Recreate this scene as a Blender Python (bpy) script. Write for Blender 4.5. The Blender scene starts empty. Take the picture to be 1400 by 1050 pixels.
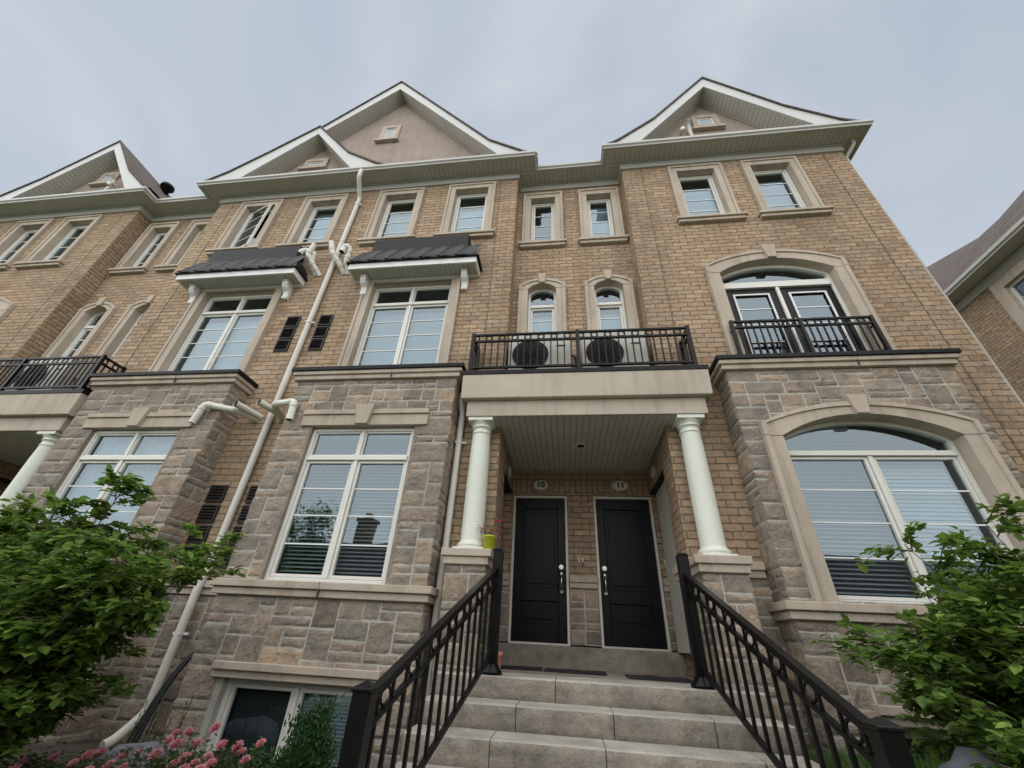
import bpy, math, random
from mathutils import Vector, Matrix, noise
R=math.radians
S=bpy.context.scene
C=S.collection
rnd=random.Random(7)
# ------------------------------------------------------------------ materials
def nt(name):
    m=bpy.data.materials.new(name); m.use_nodes=True
    t=m.node_tree; b=t.nodes['Principled BSDF']
    return m,t,b
def N(t,k,**kw):
    n=t.nodes.new('ShaderNode'+k)
    for a,v in kw.items(): setattr(n,a,v)
    return n
def L(t,a,b): t.links.new(a,b)
def ramp(t,fac,stops):
    r=N(t,'ValToRGB'); e=r.color_ramp.elements
    while len(e)<len(stops): e.new(.5)
    for i,(p,c) in enumerate(stops):
        e[i].position=p; e[i].color=(*c,1) if len(c)==3 else c
    L(t,fac,r.inputs[0]); return r.outputs[0]
def noi(t,scale,detail=4,rough=.55,vec=None,dist=0):
    n=N(t,'TexNoise'); n.inputs['Scale'].default_value=scale; n.inputs['Detail'].default_value=detail
    n.inputs['Roughness'].default_value=rough; n.inputs['Distortion'].default_value=dist
    if vec is None:
        tc=N(t,'TexCoord'); vec=tc.outputs['Object']
    L(t,vec,n.inputs['Vector']); return n.outputs['Fac']
def mix(t,f,a,b,mode='MIX'):
    m=N(t,'MixRGB',blend_type=mode)
    for i,v in enumerate((f,a,b)):
        if isinstance(v,(int,float)): m.inputs[i].default_value=v
        elif isinstance(v,tuple): m.inputs[i].default_value=(*v,1)
        else: L(t,v,m.inputs[i])
    return m.outputs[0]
def mth(t,op,a,b=None,c=None):
    m=N(t,'Math',operation=op)
    for i,v in enumerate((a,b,c)):
        if v is None: continue
        if isinstance(v,(int,float)): m.inputs[i].default_value=v
        else: L(t,v,m.inputs[i])
    return m.outputs[0]
def bump(t,b,h,strength=.5,dist=.01,prev=None):
    n=N(t,'Bump'); n.inputs['Strength'].default_value=strength; n.inputs['Distance'].default_value=dist
    L(t,h,n.inputs['Height'])
    if prev is not None: L(t,prev,n.inputs['Normal'])
    if b is not None: L(t,n.outputs[0],b.inputs['Normal'])
    return n.outputs[0]
def plain(name,col,rough=.6,var=.12,scale=3,fine=60,bs=.15,metal=0,spec=.4):
    m,t,b=nt(name)
    n1=noi(t,scale,5); n2=noi(t,fine,3)
    dark=tuple(c*(1-var) for c in col); lite=tuple(min(1,c*(1+var)) for c in col)
    c=ramp(t,n1,[(.3,dark),(.7,lite)])
    c=mix(t,.25,c,ramp(t,n2,[(.35,tuple(x*(1-var) for x in dark)),(.65,lite)]))
    L(t,c,b.inputs['Base Color']); b.inputs['Roughness'].default_value=rough; b.inputs['Metallic'].default_value=metal
    b.inputs['Specular IOR Level'].default_value=spec
    bump(t,b,n2,bs,.004)
    return m
M={}
def brick_mat(name,soldier=False):
    m,t,b=nt(name)
    uv=N(t,'UVMap'); 
    # wobble the courses slightly so joints are not ruler straight
    wn=N(t,'TexNoise'); wn.inputs['Scale'].default_value=9; L(t,uv.outputs[0],wn.inputs['Vector'])
    wv=N(t,'VectorMath',operation='SUBTRACT'); L(t,wn.outputs['Color'],wv.inputs[0]); wv.inputs[1].default_value=(.5,.5,.5)
    ws=N(t,'VectorMath',operation='SCALE'); L(t,wv.outputs[0],ws.inputs[0]); ws.inputs['Scale'].default_value=.022
    ad=N(t,'VectorMath',operation='ADD'); L(t,uv.outputs[0],ad.inputs[0]); L(t,ws.outputs[0],ad.inputs[1])
    br=N(t,'TexBrick'); L(t,ad.outputs[0],br.inputs['Vector'])
    br.inputs['Scale'].default_value=1; br.inputs['Brick Width'].default_value=.25; br.inputs['Row Height'].default_value=.09
    br.inputs['Mortar Size'].default_value=.0078; br.inputs['Mortar Smooth'].default_value=.45; br.inputs['Bias'].default_value=0
    br.inputs['Color1'].default_value=(.0,.0,.0,1); br.inputs['Color2'].default_value=(1,1,1,1); br.inputs['Mortar'].default_value=(.5,.5,.5,1)
    sx=N(t,'SeparateColor'); L(t,br.outputs['Color'],sx.inputs[0])
    tone=ramp(t,sx.outputs[0],[(0,(.26,.178,.118)),(.2,(.42,.295,.19)),(.45,(.345,.245,.165)),(.7,(.50,.365,.245)),(.85,(.31,.225,.16)),(1,(.43,.33,.245))])
    n=noi(t,.9,3,vec=uv.outputs[0]); tone=mix(t,.35,tone,ramp(t,n,[(.3,(.33,.24,.155)),(.7,(.43,.32,.21))]))
    n3=noi(t,14,6,.65,vec=uv.outputs[0]); tone=mix(t,.45,tone,ramp(t,n3,[(.3,(.42,.42,.42)),(.52,(1,1,1)),(.72,(1.35,1.32,1.25))]),'MULTIPLY')
    n4=noi(t,.55,6,.6,vec=uv.outputs[0]); tone=mix(t,.6,tone,ramp(t,n4,[(.33,(.66,.65,.64)),(.5,(1,1,1)),(.68,(1.15,1.13,1.1))]),'MULTIPLY')
    mps=N(t,'Mapping'); mps.inputs['Scale'].default_value=(2.6,.22,1); L(t,uv.outputs[0],mps.inputs[0]); n5=noi(t,1,5,.6,vec=mps.outputs[0]); tone=mix(t,.55,tone,ramp(t,n5,[(.3,(.70,.68,.66)),(.5,(1,1,1)),(.7,(1.12,1.12,1.12))]),'MULTIPLY')
    mo=ramp(t,n3,[(.3,(.11,.092,.075)),(.7,(.26,.22,.18))])
    c=mix(t,br.outputs['Fac'],tone,mo)
    L(t,c,b.inputs['Base Color']); b.inputs['Roughness'].default_value=.92; b.inputs['Specular IOR Level'].default_value=.15
    inv=mth(t,'SUBTRACT',1,br.outputs['Fac'])
    h=mth(t,'ADD',inv,mth(t,'MULTIPLY',n3,.9))
    bump(t,b,h,1.0,.02)
    return m
M['brick']=brick_mat('tan_brick')
def stone_mat(name,gain=1):
    m,t,b=nt(name)
    at=N(t,'Attribute',attribute_name='tone')
    n1=noi(t,5,6,.6,dist=.6); n2=noi(t,26,6,.7)
    c=ramp(t,at.outputs['Fac'],[(0,(.16,.135,.112)),(.3,(.225,.188,.152)),(.5,(.205,.183,.155)),(.7,(.275,.222,.17)),(.85,(.255,.22,.182)),(1,(.33,.255,.185))])
    c=mix(t,.7,c,ramp(t,n1,[(.3,(.60,.60,.61)),(.5,(1,1,1)),(.72,(1.45,1.34,1.2))]),'MULTIPLY')
    c=mix(t,.5,c,ramp(t,n2,[(.3,(.6,.6,.6)),(.7,(1.3,1.3,1.3))]),'MULTIPLY')
    c=mix(t,1,c,(gain,gain,gain),'MULTIPLY')
    L(t,c,b.inputs['Base Color']); b.inputs['Roughness'].default_value=.93; b.inputs['Specular IOR Level'].default_value=.15
    h=mth(t,'ADD',mth(t,'MULTIPLY',n1,1.2),mth(t,'MULTIPLY',n2,.7))
    bump(t,b,h,.9,.03)
    return m
M['stone']=stone_mat('split_face_stone',1.27)
M['mortar']=plain('mortar',(.43,.41,.365),.95,.28,5,70,.7)
def streaky(name,col,rough,bs,fine,amt=.5):
    m,t,b=nt(name); tc=N(t,'TexCoord'); mp=N(t,'Mapping'); mp.inputs['Scale'].default_value=(7,7,.7); L(t,tc.outputs['Object'],mp.inputs[0])
    n1=noi(t,1,6,.65,vec=mp.outputs[0]); n2=noi(t,fine,4,.7); n3=noi(t,1.4,5,.6)
    c=ramp(t,n3,[(.3,tuple(x*.86 for x in col)),(.7,tuple(x*1.1 for x in col))])
    c=mix(t,amt,c,ramp(t,n1,[(.32,(.68,.66,.63)),(.5,(1,1,1)),(.7,(1.1,1.1,1.09))]),'MULTIPLY')
    c=mix(t,.45,c,ramp(t,n2,[(.35,(.75,.75,.75)),(.65,(1.15,1.15,1.15))]),'MULTIPLY')
    L(t,c,b.inputs['Base Color']); b.inputs['Roughness'].default_value=rough; b.inputs['Specular IOR Level'].default_value=.15
    bump(t,b,n2,bs,.005); return m
M['cast']=streaky('cast_stone',(.47,.405,.33),.88,.6,90,.6)
M['beam']=streaky('stucco_band',(.49,.435,.355),.92,1,150,.45)
M['stucco']=streaky('pink_beige_stucco',(.37,.305,.265),.95,1,130,.35)
M['vinyl']=plain('white_vinyl',(.70,.69,.64),.4,.05,2,40,.04)
M['white']=plain('white_paint',(.74,.75,.73),.5,.06,3,60,.08)
M['column']=plain('column_paint',(.67,.69,.605),.42,.05,1.5,50,.05)
M['pvc']=plain('pvc_pipe',(.68,.67,.60),.38,.09,5,40,.05)
M['downpipe']=plain('downpipe_paint',(.62,.60,.54),.4,.08,3,40,.05)
M['fascia']=plain('fascia_metal',(.50,.51,.50),.42,.05,2,50,.05)
M['gutter']=plain('gutter_metal',(.42,.42,.385),.35,.06,2,50,.05)
M['black']=plain('black_metal',(.0045,.0045,.005),.34,.3,4,80,.1,spec=.22)
M['flash']=plain('dark_flashing',(.007,.007,.009),.45,.25,2,60,.1,spec=.2)
M['door']=plain('black_door_paint',(.0035,.0037,.005),.40,.2,3,90,.1,spec=.2)
M['chrome']=plain('brushed_nickel',(.6,.58,.53),.28,.1,10,80,.05,metal=1)
M['dark']=plain('dark_interior',(.025,.025,.027),.9,.2)
M['scale']=plain('glossy_black_metal',(.006,.0063,.008),.4,.3,2,60,.05,spec=.4)
M['louvre']=plain('brown_black_plastic',(.022,.018,.018),.5,.2)
M['concrete']=None
M['pot']=plain('lime_pot',(.36,.39,.03),.4,.1)
M['terra']=plain('terracotta',(.52,.22,.13),.8,.15)
M['rubber']=plain('rubber_mat',(.018,.018,.02),.85,.3,10,200,.8)
M['ac']=plain('ac_casing',(.40,.39,.34),.5,.05)
M['mulch']=plain('garden_soil',(.06,.045,.033),.95,.4,9,60,1)
M['bark']=plain('bark',(.11,.085,.065),.9,.3,12,80,.8)
M['rock']=plain('grey_rock',(.20,.21,.24),.85,.3,5,50,1)
M['cable']=plain('cable',(.03,.03,.034),.6,.2)
M['shade']=plain('roller_blind',(.30,.37,.40),.8,.12,.8)
M['shade_dark']=plain('dark_green_shade',(.085,.10,.09),.85,.15,.8)
M['shade_b']=plain('pale_blind',(.36,.41,.41),.8,.12,.9)
M['shade_c']=plain('grey_blind',(.22,.28,.31),.8,.15,.7)
M['curtain']=plain('net_curtain',(.42,.46,.48),.9,.05)
M['slat']=plain('blind_slat',(.50,.54,.53),.6,.05)
M['plaque']=plain('plaque',(.68,.66,.60),.5,.08)
M['digit']=plain('digit',(.015,.015,.015),.5,.1)
M['sealant']=plain('joint_sealant',(.10,.085,.07),.8,.1)
M['paver']=plain('path_paving',(.30,.285,.26),.9,.15,2,50,.5)
def shingles(name,c0,c1):
    m,t,b=nt(name); uv=N(t,'UVMap')
    br=N(t,'TexBrick'); L(t,uv.outputs[0],br.inputs['Vector']); br.inputs['Scale'].default_value=1
    br.inputs['Brick Width'].default_value=.32; br.inputs['Row Height'].default_value=.14; br.inputs['Mortar Size'].default_value=.008
    br.inputs['Color1'].default_value=(*c0,1); br.inputs['Color2'].default_value=(*c1,1); br.inputs['Mortar'].default_value=tuple(x*.35 for x in c0)+(1,)
    n=noi(t,60,4); c=mix(t,.6,br.outputs['Color'],ramp(t,n,[(.3,(.5,.5,.5)),(.7,(1.4,1.4,1.4))]),'MULTIPLY')
    L(t,c,b.inputs['Base Color']); b.inputs['Roughness'].default_value=.95
    bump(t,b,mth(t,'SUBTRACT',n,br.outputs['Fac']),.8,.012)
    return m
M['shingle']=shingles('asphalt_shingles',(.085,.065,.055),(.125,.098,.085))
def soffit_mat(name,col,pitch=.1):
    m,t,b=nt(name); uv=N(t,'UVMap'); sp=N(t,'SeparateXYZ'); L(t,uv.outputs[0],sp.inputs[0])
    f=mth(t,'FRACT',mth(t,'DIVIDE',sp.outputs[0],pitch))
    line=mth(t,'LESS_THAN',f,.13)
    n=noi(t,2,4); base=ramp(t,n,[(.3,tuple(c*.93 for c in col)),(.7,tuple(c*1.05 for c in col))])
    L(t,mix(t,line,base,tuple(c*.62 for c in col)),b.inputs['Base Color']); b.inputs['Roughness'].default_value=.5
    bump(t,b,mth(t,'SUBTRACT',1,line),.8,.01)
    return m
M['soffit']=soffit_mat('vented_soffit',(.50,.485,.44))
M['soffit_white']=soffit_mat('white_soffit',(.52,.515,.47),.085)
# steps: split concrete with stains
def step_mat():
    m,t,b=nt('weathered_concrete')
    n1=noi(t,1.7,7,.65,dist=.25); n2=noi(t,45,6,.75); n3=noi(t,5.5,9,.72,dist=.3)
    c=ramp(t,n1,[(.30,(.20,.182,.155)),(.45,(.29,.262,.222)),(.6,(.345,.312,.265)),(.75,(.42,.365,.30))])
    c=mix(t,.55,c,ramp(t,n3,[(.33,(.55,.53,.50)),(.5,(1,1,1)),(.66,(1.4,1.32,1.2))]),'MULTIPLY')
    c=mix(t,.4,c,ramp(t,n2,[(.3,(.65,.65,.65)),(.7,(1.25,1.25,1.25))]),'MULTIPLY')
    n6=noi(t,3.3,8,.7,dist=.9); c=mix(t,.75,c,ramp(t,n6,[(.30,(.62,.59,.55)),(.46,(1,1,1)),(.60,(1,1,1)),(.68,(1.3,1.25,1.15))]),'MULTIPLY')
    L(t,c,b.inputs['Base Color']); b.inputs['Roughness'].default_value=.9; b.inputs['Specular IOR Level'].default_value=.2
    bump(t,b,mth(t,'ADD',mth(t,'MULTIPLY',n3,1.6),mth(t,'MULTIPLY',n2,.35)),1,.03)
    return m
M['concrete']=step_mat()
M['tread']=plain('pale_tread',(.36,.335,.29),.9,.28,3,70,.6,spec=.15)  # tread tops paler than the riser concrete
def ground_mat():
    m,t,b=nt('lawn'); n1=noi(t,3,5); n2=noi(t,70,4)
    c=ramp(t,n1,[(.3,(.035,.06,.018)),(.7,(.07,.12,.03))]); c=mix(t,.6,c,ramp(t,n2,[(.3,(.5,.5,.5)),(.7,(1.5,1.5,1.4))]),'MULTIPLY')
    L(t,c,b.inputs['Base Color']); b.inputs['Roughness'].default_value=.9; bump(t,b,n2,1,.03); return m
M['grass']=ground_mat()
def glass_mat(name,refl,tint=(.75,.85,.9)):
    m,t,b=nt(name); t.nodes.remove(b); out=t.nodes['Material Output']
    tr=N(t,'BsdfTransparent'); tr.inputs[0].default_value=(*tint,1)
    gl=N(t,'BsdfGlossy'); gl.inputs['Roughness'].default_value=.0; gl.inputs['Color'].default_value=(.78,.92,1,1)
    n=noi(t,1.3,2); bp=N(t,'Bump'); bp.inputs['Strength'].default_value=.09; bp.inputs['Distance'].default_value=.02; L(t,n,bp.inputs['Height']); L(t,bp.outputs[0],gl.inputs['Normal'])
    lw=N(t,'LayerWeight'); lw.inputs['Blend'].default_value=.35
    f=mth(t,'ADD',mth(t,'MULTIPLY',lw.outputs['Fresnel'],.6),refl)
    cl=N(t,'Clamp'); L(t,f,cl.inputs[0])
    mx=N(t,'MixShader'); L(t,cl.outputs[0],mx.inputs[0]); L(t,tr.outputs[0],mx.inputs[1]); L(t,gl.outputs[0],mx.inputs[2]); L(t,mx.outputs[0],out.inputs[0])
    return m
M['glass']=glass_mat('window_glass',.145)
M['glass_low']=glass_mat('ground_floor_glass',.125)
def leaf_mat(name,cols,trans=.3,rough=.5,tcol=(.16,.28,.04)):
    m,t,b=nt(name); at=N(t,'Attribute',attribute_name='tone')
    c=ramp(t,at.outputs['Fac'],[(i/(len(cols)-1),k) for i,k in enumerate(cols)])
    L(t,c,b.inputs['Base Color']); b.inputs['Roughness'].default_value=rough; b.inputs['Specular IOR Level'].default_value=.3
    tl=N(t,'BsdfTranslucent'); L(t,mix(t,.5,c,tcol),tl.inputs[0])
    mx=N(t,'MixShader'); mx.inputs[0].default_value=trans; L(t,b.outputs[0],mx.inputs[1]); L(t,tl.outputs[0],mx.inputs[2]); L(t,mx.outputs[0],t.nodes['Material Output'].inputs[0])
    return m
M['leaf']=leaf_mat('shrub_leaf',[(.045,.09,.022),(.11,.20,.042),(.18,.29,.06),(.29,.40,.09)],.45,.5,(.2,.32,.05))
M['roseleaf']=leaf_mat('rose_leaf',[(.02,.045,.015),(.05,.09,.025),(.09,.13,.04)])
M['conifer']=leaf_mat('conifer_leaf',[(.008,.03,.010),(.022,.065,.018),(.045,.11,.025)],.1)
M['grassblade']=leaf_mat('grass_blade',[(.03,.07,.012),(.07,.14,.025),(.12,.20,.04)],.3)
M['petal']=leaf_mat('rose_petal',[(.60,.18,.26),(.74,.33,.40),(.78,.52,.48)],.3,.6,(.6,.2,.25))
# ------------------------------------------------------------------ mesh builder
class MB:
    xf=(0,1,0)                       # x offset, x sign, z offset
    def __init__(s): s.v=[];s.f=[];s.uv=[];s.tone=[];s.has=False;s.smooth=[]
    def P(s,p):
        ox,sx,oz=MB.xf; s.v.append((ox+sx*p[0],p[1],oz+p[2])); return len(s.v)-1
    def face(s,pts,uv=None,tone=0.,smooth=False):
        idx=[s.P(p) for p in pts]
        uv=list(uv) if uv else None
        if MB.xf[1]<0: idx.reverse(); uv and uv.reverse()
        s.f.append(idx); s.uv.append(uv); s.tone.append(tone); s.smooth.append(smooth)
    def faces(s,verts,faces,tone=0.,smooth=False):
        b=len(s.v)
        for p in verts: s.P(p)
        for f in faces:
            f=[b+i for i in f]
            if MB.xf[1]<0: f.reverse()
            s.f.append(f); s.uv.append(None); s.tone.append(tone); s.smooth.append(smooth)
    def box(s,x0,x1,y0,y1,z0,z1,tone=0.):
        if x0>x1:x0,x1=x1,x0
        v=[(x0,y0,z0),(x1,y0,z0),(x1,y1,z0),(x0,y1,z0),(x0,y0,z1),(x1,y0,z1),(x1,y1,z1),(x0,y1,z1)]
        s.faces(v,[(0,3,2,1),(4,5,6,7),(0,1,5,4),(1,2,6,5),(2,3,7,6),(3,0,4,7)],tone); return s
    def prism(s,poly,y0,y1,tone=0.):    # poly in xz, counter-clockwise seen from -y
        n=len(poly); v=[(x,y0,z) for x,z in poly]+[(x,y1,z) for x,z in poly]
        s.faces(v,[tuple(range(n)),tuple(range(2*n-1,n-1,-1))]+[(i,i+n,(i+1)%n+n,(i+1)%n) for i in range(n)],tone); return s
    def prism_x(s,poly,x0,x1,tone=0.):  # poly in yz
        n=len(poly); v=[(x0,y,z) for y,z in poly]+[(x1,y,z) for y,z in poly]
        s.faces(v,[tuple(range(n-1,-1,-1)),tuple(range(n,2*n))]+[(i,(i+1)%n,(i+1)%n+n,i+n) for i in range(n)],tone); return s
    def bar(s,a,b,w,h,up=(0,0,1)):      # rectangular bar between points
        a=Vector(a);b=Vector(b);d=(b-a).normalized();sd=d.cross(Vector(up))
        if sd.length<1e-4: sd=Vector((1,0,0))
        sd.normalize();u=sd.cross(d).normalized();sd*=w/2;u*=h/2
        v=[a-sd-u,a+sd-u,a+sd+u,a-sd+u,b-sd-u,b+sd-u,b+sd+u,b-sd+u]
        s.faces([tuple(p) for p in v],[(0,1,2,3),(7,6,5,4),(0,4,5,1),(1,5,6,2),(2,6,7,3),(3,7,4,0)]); return s
    def tube(s,path,r,n=10,caps=True,r2=None):
        pts=[Vector(p) for p in path]; rings=[]; pu=None
        for i,p in enumerate(pts):
            d=(pts[min(i+1,len(pts)-1)]-pts[max(i-1,0)]).normalized()
            u=pu if pu is not None else (Vector((0,0,1)) if abs(d.z)<.9 else Vector((1,0,0)))
            u=(u-d*u.dot(d)); 
            if u.length<1e-5: u=d.orthogonal()
            u.normalize(); pu=u; w=d.cross(u)
            rr=r if r2 is None else r+(r2-r)*i/(len(pts)-1)
            rings.append([tuple(p+(u*math.cos(2*math.pi*k/n)+w*math.sin(2*math.pi*k/n))*rr) for k in range(n)])
        v=[q for g in rings for q in g]; f=[]
        for i in range(len(rings)-1):
            for k in range(n):
                f.append((i*n+k,i*n+(k+1)%n,(i+1)*n+(k+1)%n,(i+1)*n+k))
        s.faces(v,f,smooth=True)
        if caps: s.faces(rings[0],[tuple(range(n-1,-1,-1))]); s.faces(rings[-1],[tuple(range(n))])
        return s
    def lathe(s,cx,cy,prof,n=24,smooth=True):   # prof: list of (r,z)
        v=[];f=[]
        for r,z in prof:
            for k in range(n):
                a=2*math.pi*k/n; v.append((cx+r*math.cos(a),cy+r*math.sin(a),z))
        for i in range(len(prof)-1):
            for k in range(n): f.append((i*n+k,i*n+(k+1)%n,(i+1)*n+(k+1)%n,(i+1)*n+k))
        f.append(tuple(range(n-1,-1,-1))); f.append(tuple((len(prof)-1)*n+k for k in range(n)))
        s.faces(v,f,smooth=smooth); return s
    def sweep(s,path,prof,i0=0,i1=None,caps=True,open_=False):
        # path in plan (travelling so that outward is to the right-hand side, i.e. -y when going +x); prof: (outward, z) loop
        n=len(path); i1=n-1 if i1 is None else i1
        def nrm(a,b):
            d=Vector((b[0]-a[0],b[1]-a[1])).normalized(); return Vector((d.y,-d.x))
        rings=[]
        for i in range(i0,i1+1):
            p=Vector(path[i])
            if i==0: m=nrm(path[0],path[1])
            elif i==n-1: m=nrm(path[n-2],path[n-1])
            else:
                a=nrm(path[i-1],path[i]);b=nrm(path[i],path[i+1]); m=(a+b)/(1+a.dot(b))
            rings.append([(p.x+m.x*o,p.y+m.y*o,z) for o,z in prof])
        k=len(prof); v=[q for g in rings for q in g]; f=[]; kk=k-1 if open_ else k
        for i in range(len(rings)-1):
            for j in range(kk): f.append((i*k+j,(i+1)*k+j,(i+1)*k+(j+1)%k,i*k+(j+1)%k))
        s.faces(v,f)
        if caps and not open_: s.faces(rings[0],[tuple(range(k))]); s.faces(rings[-1],[tuple(range(k-1,-1,-1))])
        return s
    def build(s,name,mat,parent=None,bevel=0,tone=False):
        me=bpy.data.meshes.new(name); me.from_pydata(s.v,[],s.f); 
        uvl=me.uv_layers.new(name='UVMap')
        for p in me.polygons:
            n=p.normal; ax=max(range(3),key=lambda i:abs(n[i])); e=s.uv[p.index]
            for j,li in enumerate(p.loop_indices):
                co=me.vertices[me.loops[li].vertex_index].co
                if e: uvl.data[li].uv=e[j]
                else: uvl.data[li].uv=(co.y,co.z) if ax==0 else ((co.x,co.z) if ax==1 else (co.x,co.y))
            if s.smooth[p.index]: p.use_smooth=True
        if tone:
            a=me.attributes.new('tone','FLOAT','FACE')
            a.data.foreach_set('value',[float(x) for x in s.tone])
        me.materials.append(M[mat] if isinstance(mat,str) else mat)
        o=bpy.data.objects.new(name,me); C.objects.link(o)
        if parent: o.parent=parent
        if bevel:
            b=o.modifiers.new('bevel','BEVEL'); b.width=bevel; b.segments=2; b.limit_method='ANGLE'; b.angle_limit=R(40)
        return o
def tag(o,label,cat,group=None,kind=None):
    if label:o['label']=label
    if cat:o['category']=cat
    if group:o['group']=group
    if kind:o['kind']=kind
    return o
def empty(name,loc,label,cat,group=None):
    # geometry is written in world coordinates, so empties stay at the origin of their parts via matrix_parent_inverse-free setup
    o=bpy.data.objects.new(name,None); o.empty_display_size=.2; C.objects.link(o); return tag(o,label,cat,group)
def copytree(o,dx,dz,parent=None):
    c=o.copy(); C.objects.link(c)
    if parent: c.parent=parent
    else: c.location=(o.location.x+dx,o.location.y,o.location.z+dz)
    for ch in list(o.children): copytree(ch,dx,dz,c)
    return c
# ------------------------------------------------------------------ key planes
YB=5.05; YM=5.38; YS=4.70; ZTOP=8.74
# wall with rectangular holes (x0,x1,z0,z1)
def wall_y(mb,x0,x1,z0,z1,Y,holes=(),depth=.12,reveal=False):
    xs=sorted({x0,x1,*[max(x0,min(x1,h[i])) for h in holes for i in (0,1)]}); zs=sorted({z0,z1,*[max(z0,min(z1,h[i])) for h in holes for i in (2,3)]})
    for a,b in zip(xs,xs[1:]):
        for c,d in zip(zs,zs[1:]):
            mx,mz=(a+b)/2,(c+d)/2
            if any(h[0]<mx<h[1] and h[2]<mz<h[3] for h in holes): continue
            mb.face([(a,Y,c),(b,Y,c),(b,Y,d),(a,Y,d)])
    for h in (holes if reveal else ()):
        a,b,c,d=h[:4]; y2=Y+depth
        mb.face([(a,Y,c),(a,y2,c),(b,y2,c),(b,Y,c)]); mb.face([(a,Y,d),(b,Y,d),(b,y2,d),(a,y2,d)])
        mb.face([(a,Y,c),(a,Y,d),(a,y2,d),(a,y2,c)]); mb.face([(b,Y,c),(b,y2,c),(b,y2,d),(b,Y,d)])
def wall_x(mb,x,y0,y1,z0,z1,sgn):     # side wall facing sgn*x
    p=[(x,y0,z0),(x,y1,z0),(x,y1,z1),(x,y0,z1)]
    if sgn<0: p.reverse()
    mb.face(p)
def arc(cx,w,zs,rise,n=14):
    r=(w*w/4+rise*rise)/(2*rise); cz=zs+rise-r; a0=math.asin(w/2/r)
    return [(cx+r*math.sin(a),cz+r*math.cos(a)) for a in [(-1+2*i/n)*a0 for i in range(n+1)]]
def band(mb,outer,inner,y0,y1):        # strip between two polylines (left to right), extruded
    n=len(outer); v=[(x,y0,z) for x,z in inner]+[(x,y0,z) for x,z in outer]+[(x,y1,z) for x,z in inner]+[(x,y1,z) for x,z in outer]
    f=[]
    for i in range(n-1):
        f.append((i,i+1,n+i+1,n+i)); f.append((2*n+i,3*n+i,3*n+i+1,2*n+i+1))
        f.append((n+i,n+i+1,3*n+i+1,3*n+i)); f.append((i,2*n+i,2*n+i+1,i+1))
    f.append((0,n,3*n,2*n)); f.append((n-1,3*n-1,4*n-1,2*n-1))
    mb.faces(v,f)
def room(win,x0,x1,z0,z1,y,d=.5):
    if y<4.95: d=5.035-y
    r=MB(); 
    r.face([(x0,y+d,z0),(x1,y+d,z0),(x1,y+d,z1),(x0,y+d,z1)]); r.face([(x0,y,z0),(x0,y+d,z0),(x0,y+d,z1),(x0,y,z1)])
    r.face([(x1,y,z0),(x1,y,z1),(x1,y+d,z1),(x1,y+d,z0)]); r.face([(x0,y,z0),(x1,y,z0),(x1,y+d,z0),(x0,y+d,z0)]); r.face([(x0,y,z1),(x0,y+d,z1),(x1,y+d,z1),(x1,y,z1)])
    return r.build('interior','dark',win)
def blinds(win,x0,x1,z0,z1,y,pitch=.045,tilt=.5):
    b=MB(); z=z1-.02
    while z>z0:
        c=math.cos(tilt)*.022; s_=math.sin(tilt)*.022
        b.face([(x0,y-c,z-s_),(x1,y-c,z-s_),(x1,y+c,z+s_),(x0,y+c,z+s_)]); z-=pitch
    b.box(x0,x1,y-.03,y+.03,z1-.03,z1+.02)
    return b.build('blind','slat',win)
def frame_rect(mb,x0,x1,z0,z1,w,y0,y1):
    mb.box(x0,x0+w,y0,y1,z0,z1); mb.box(x1-w,x1,y0,y1,z0,z1); mb.box(x0+w,x1-w,y0,y1,z1-w,z1); mb.box(x0+w,x1-w,y0,y1,z0,z0+w)
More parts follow.
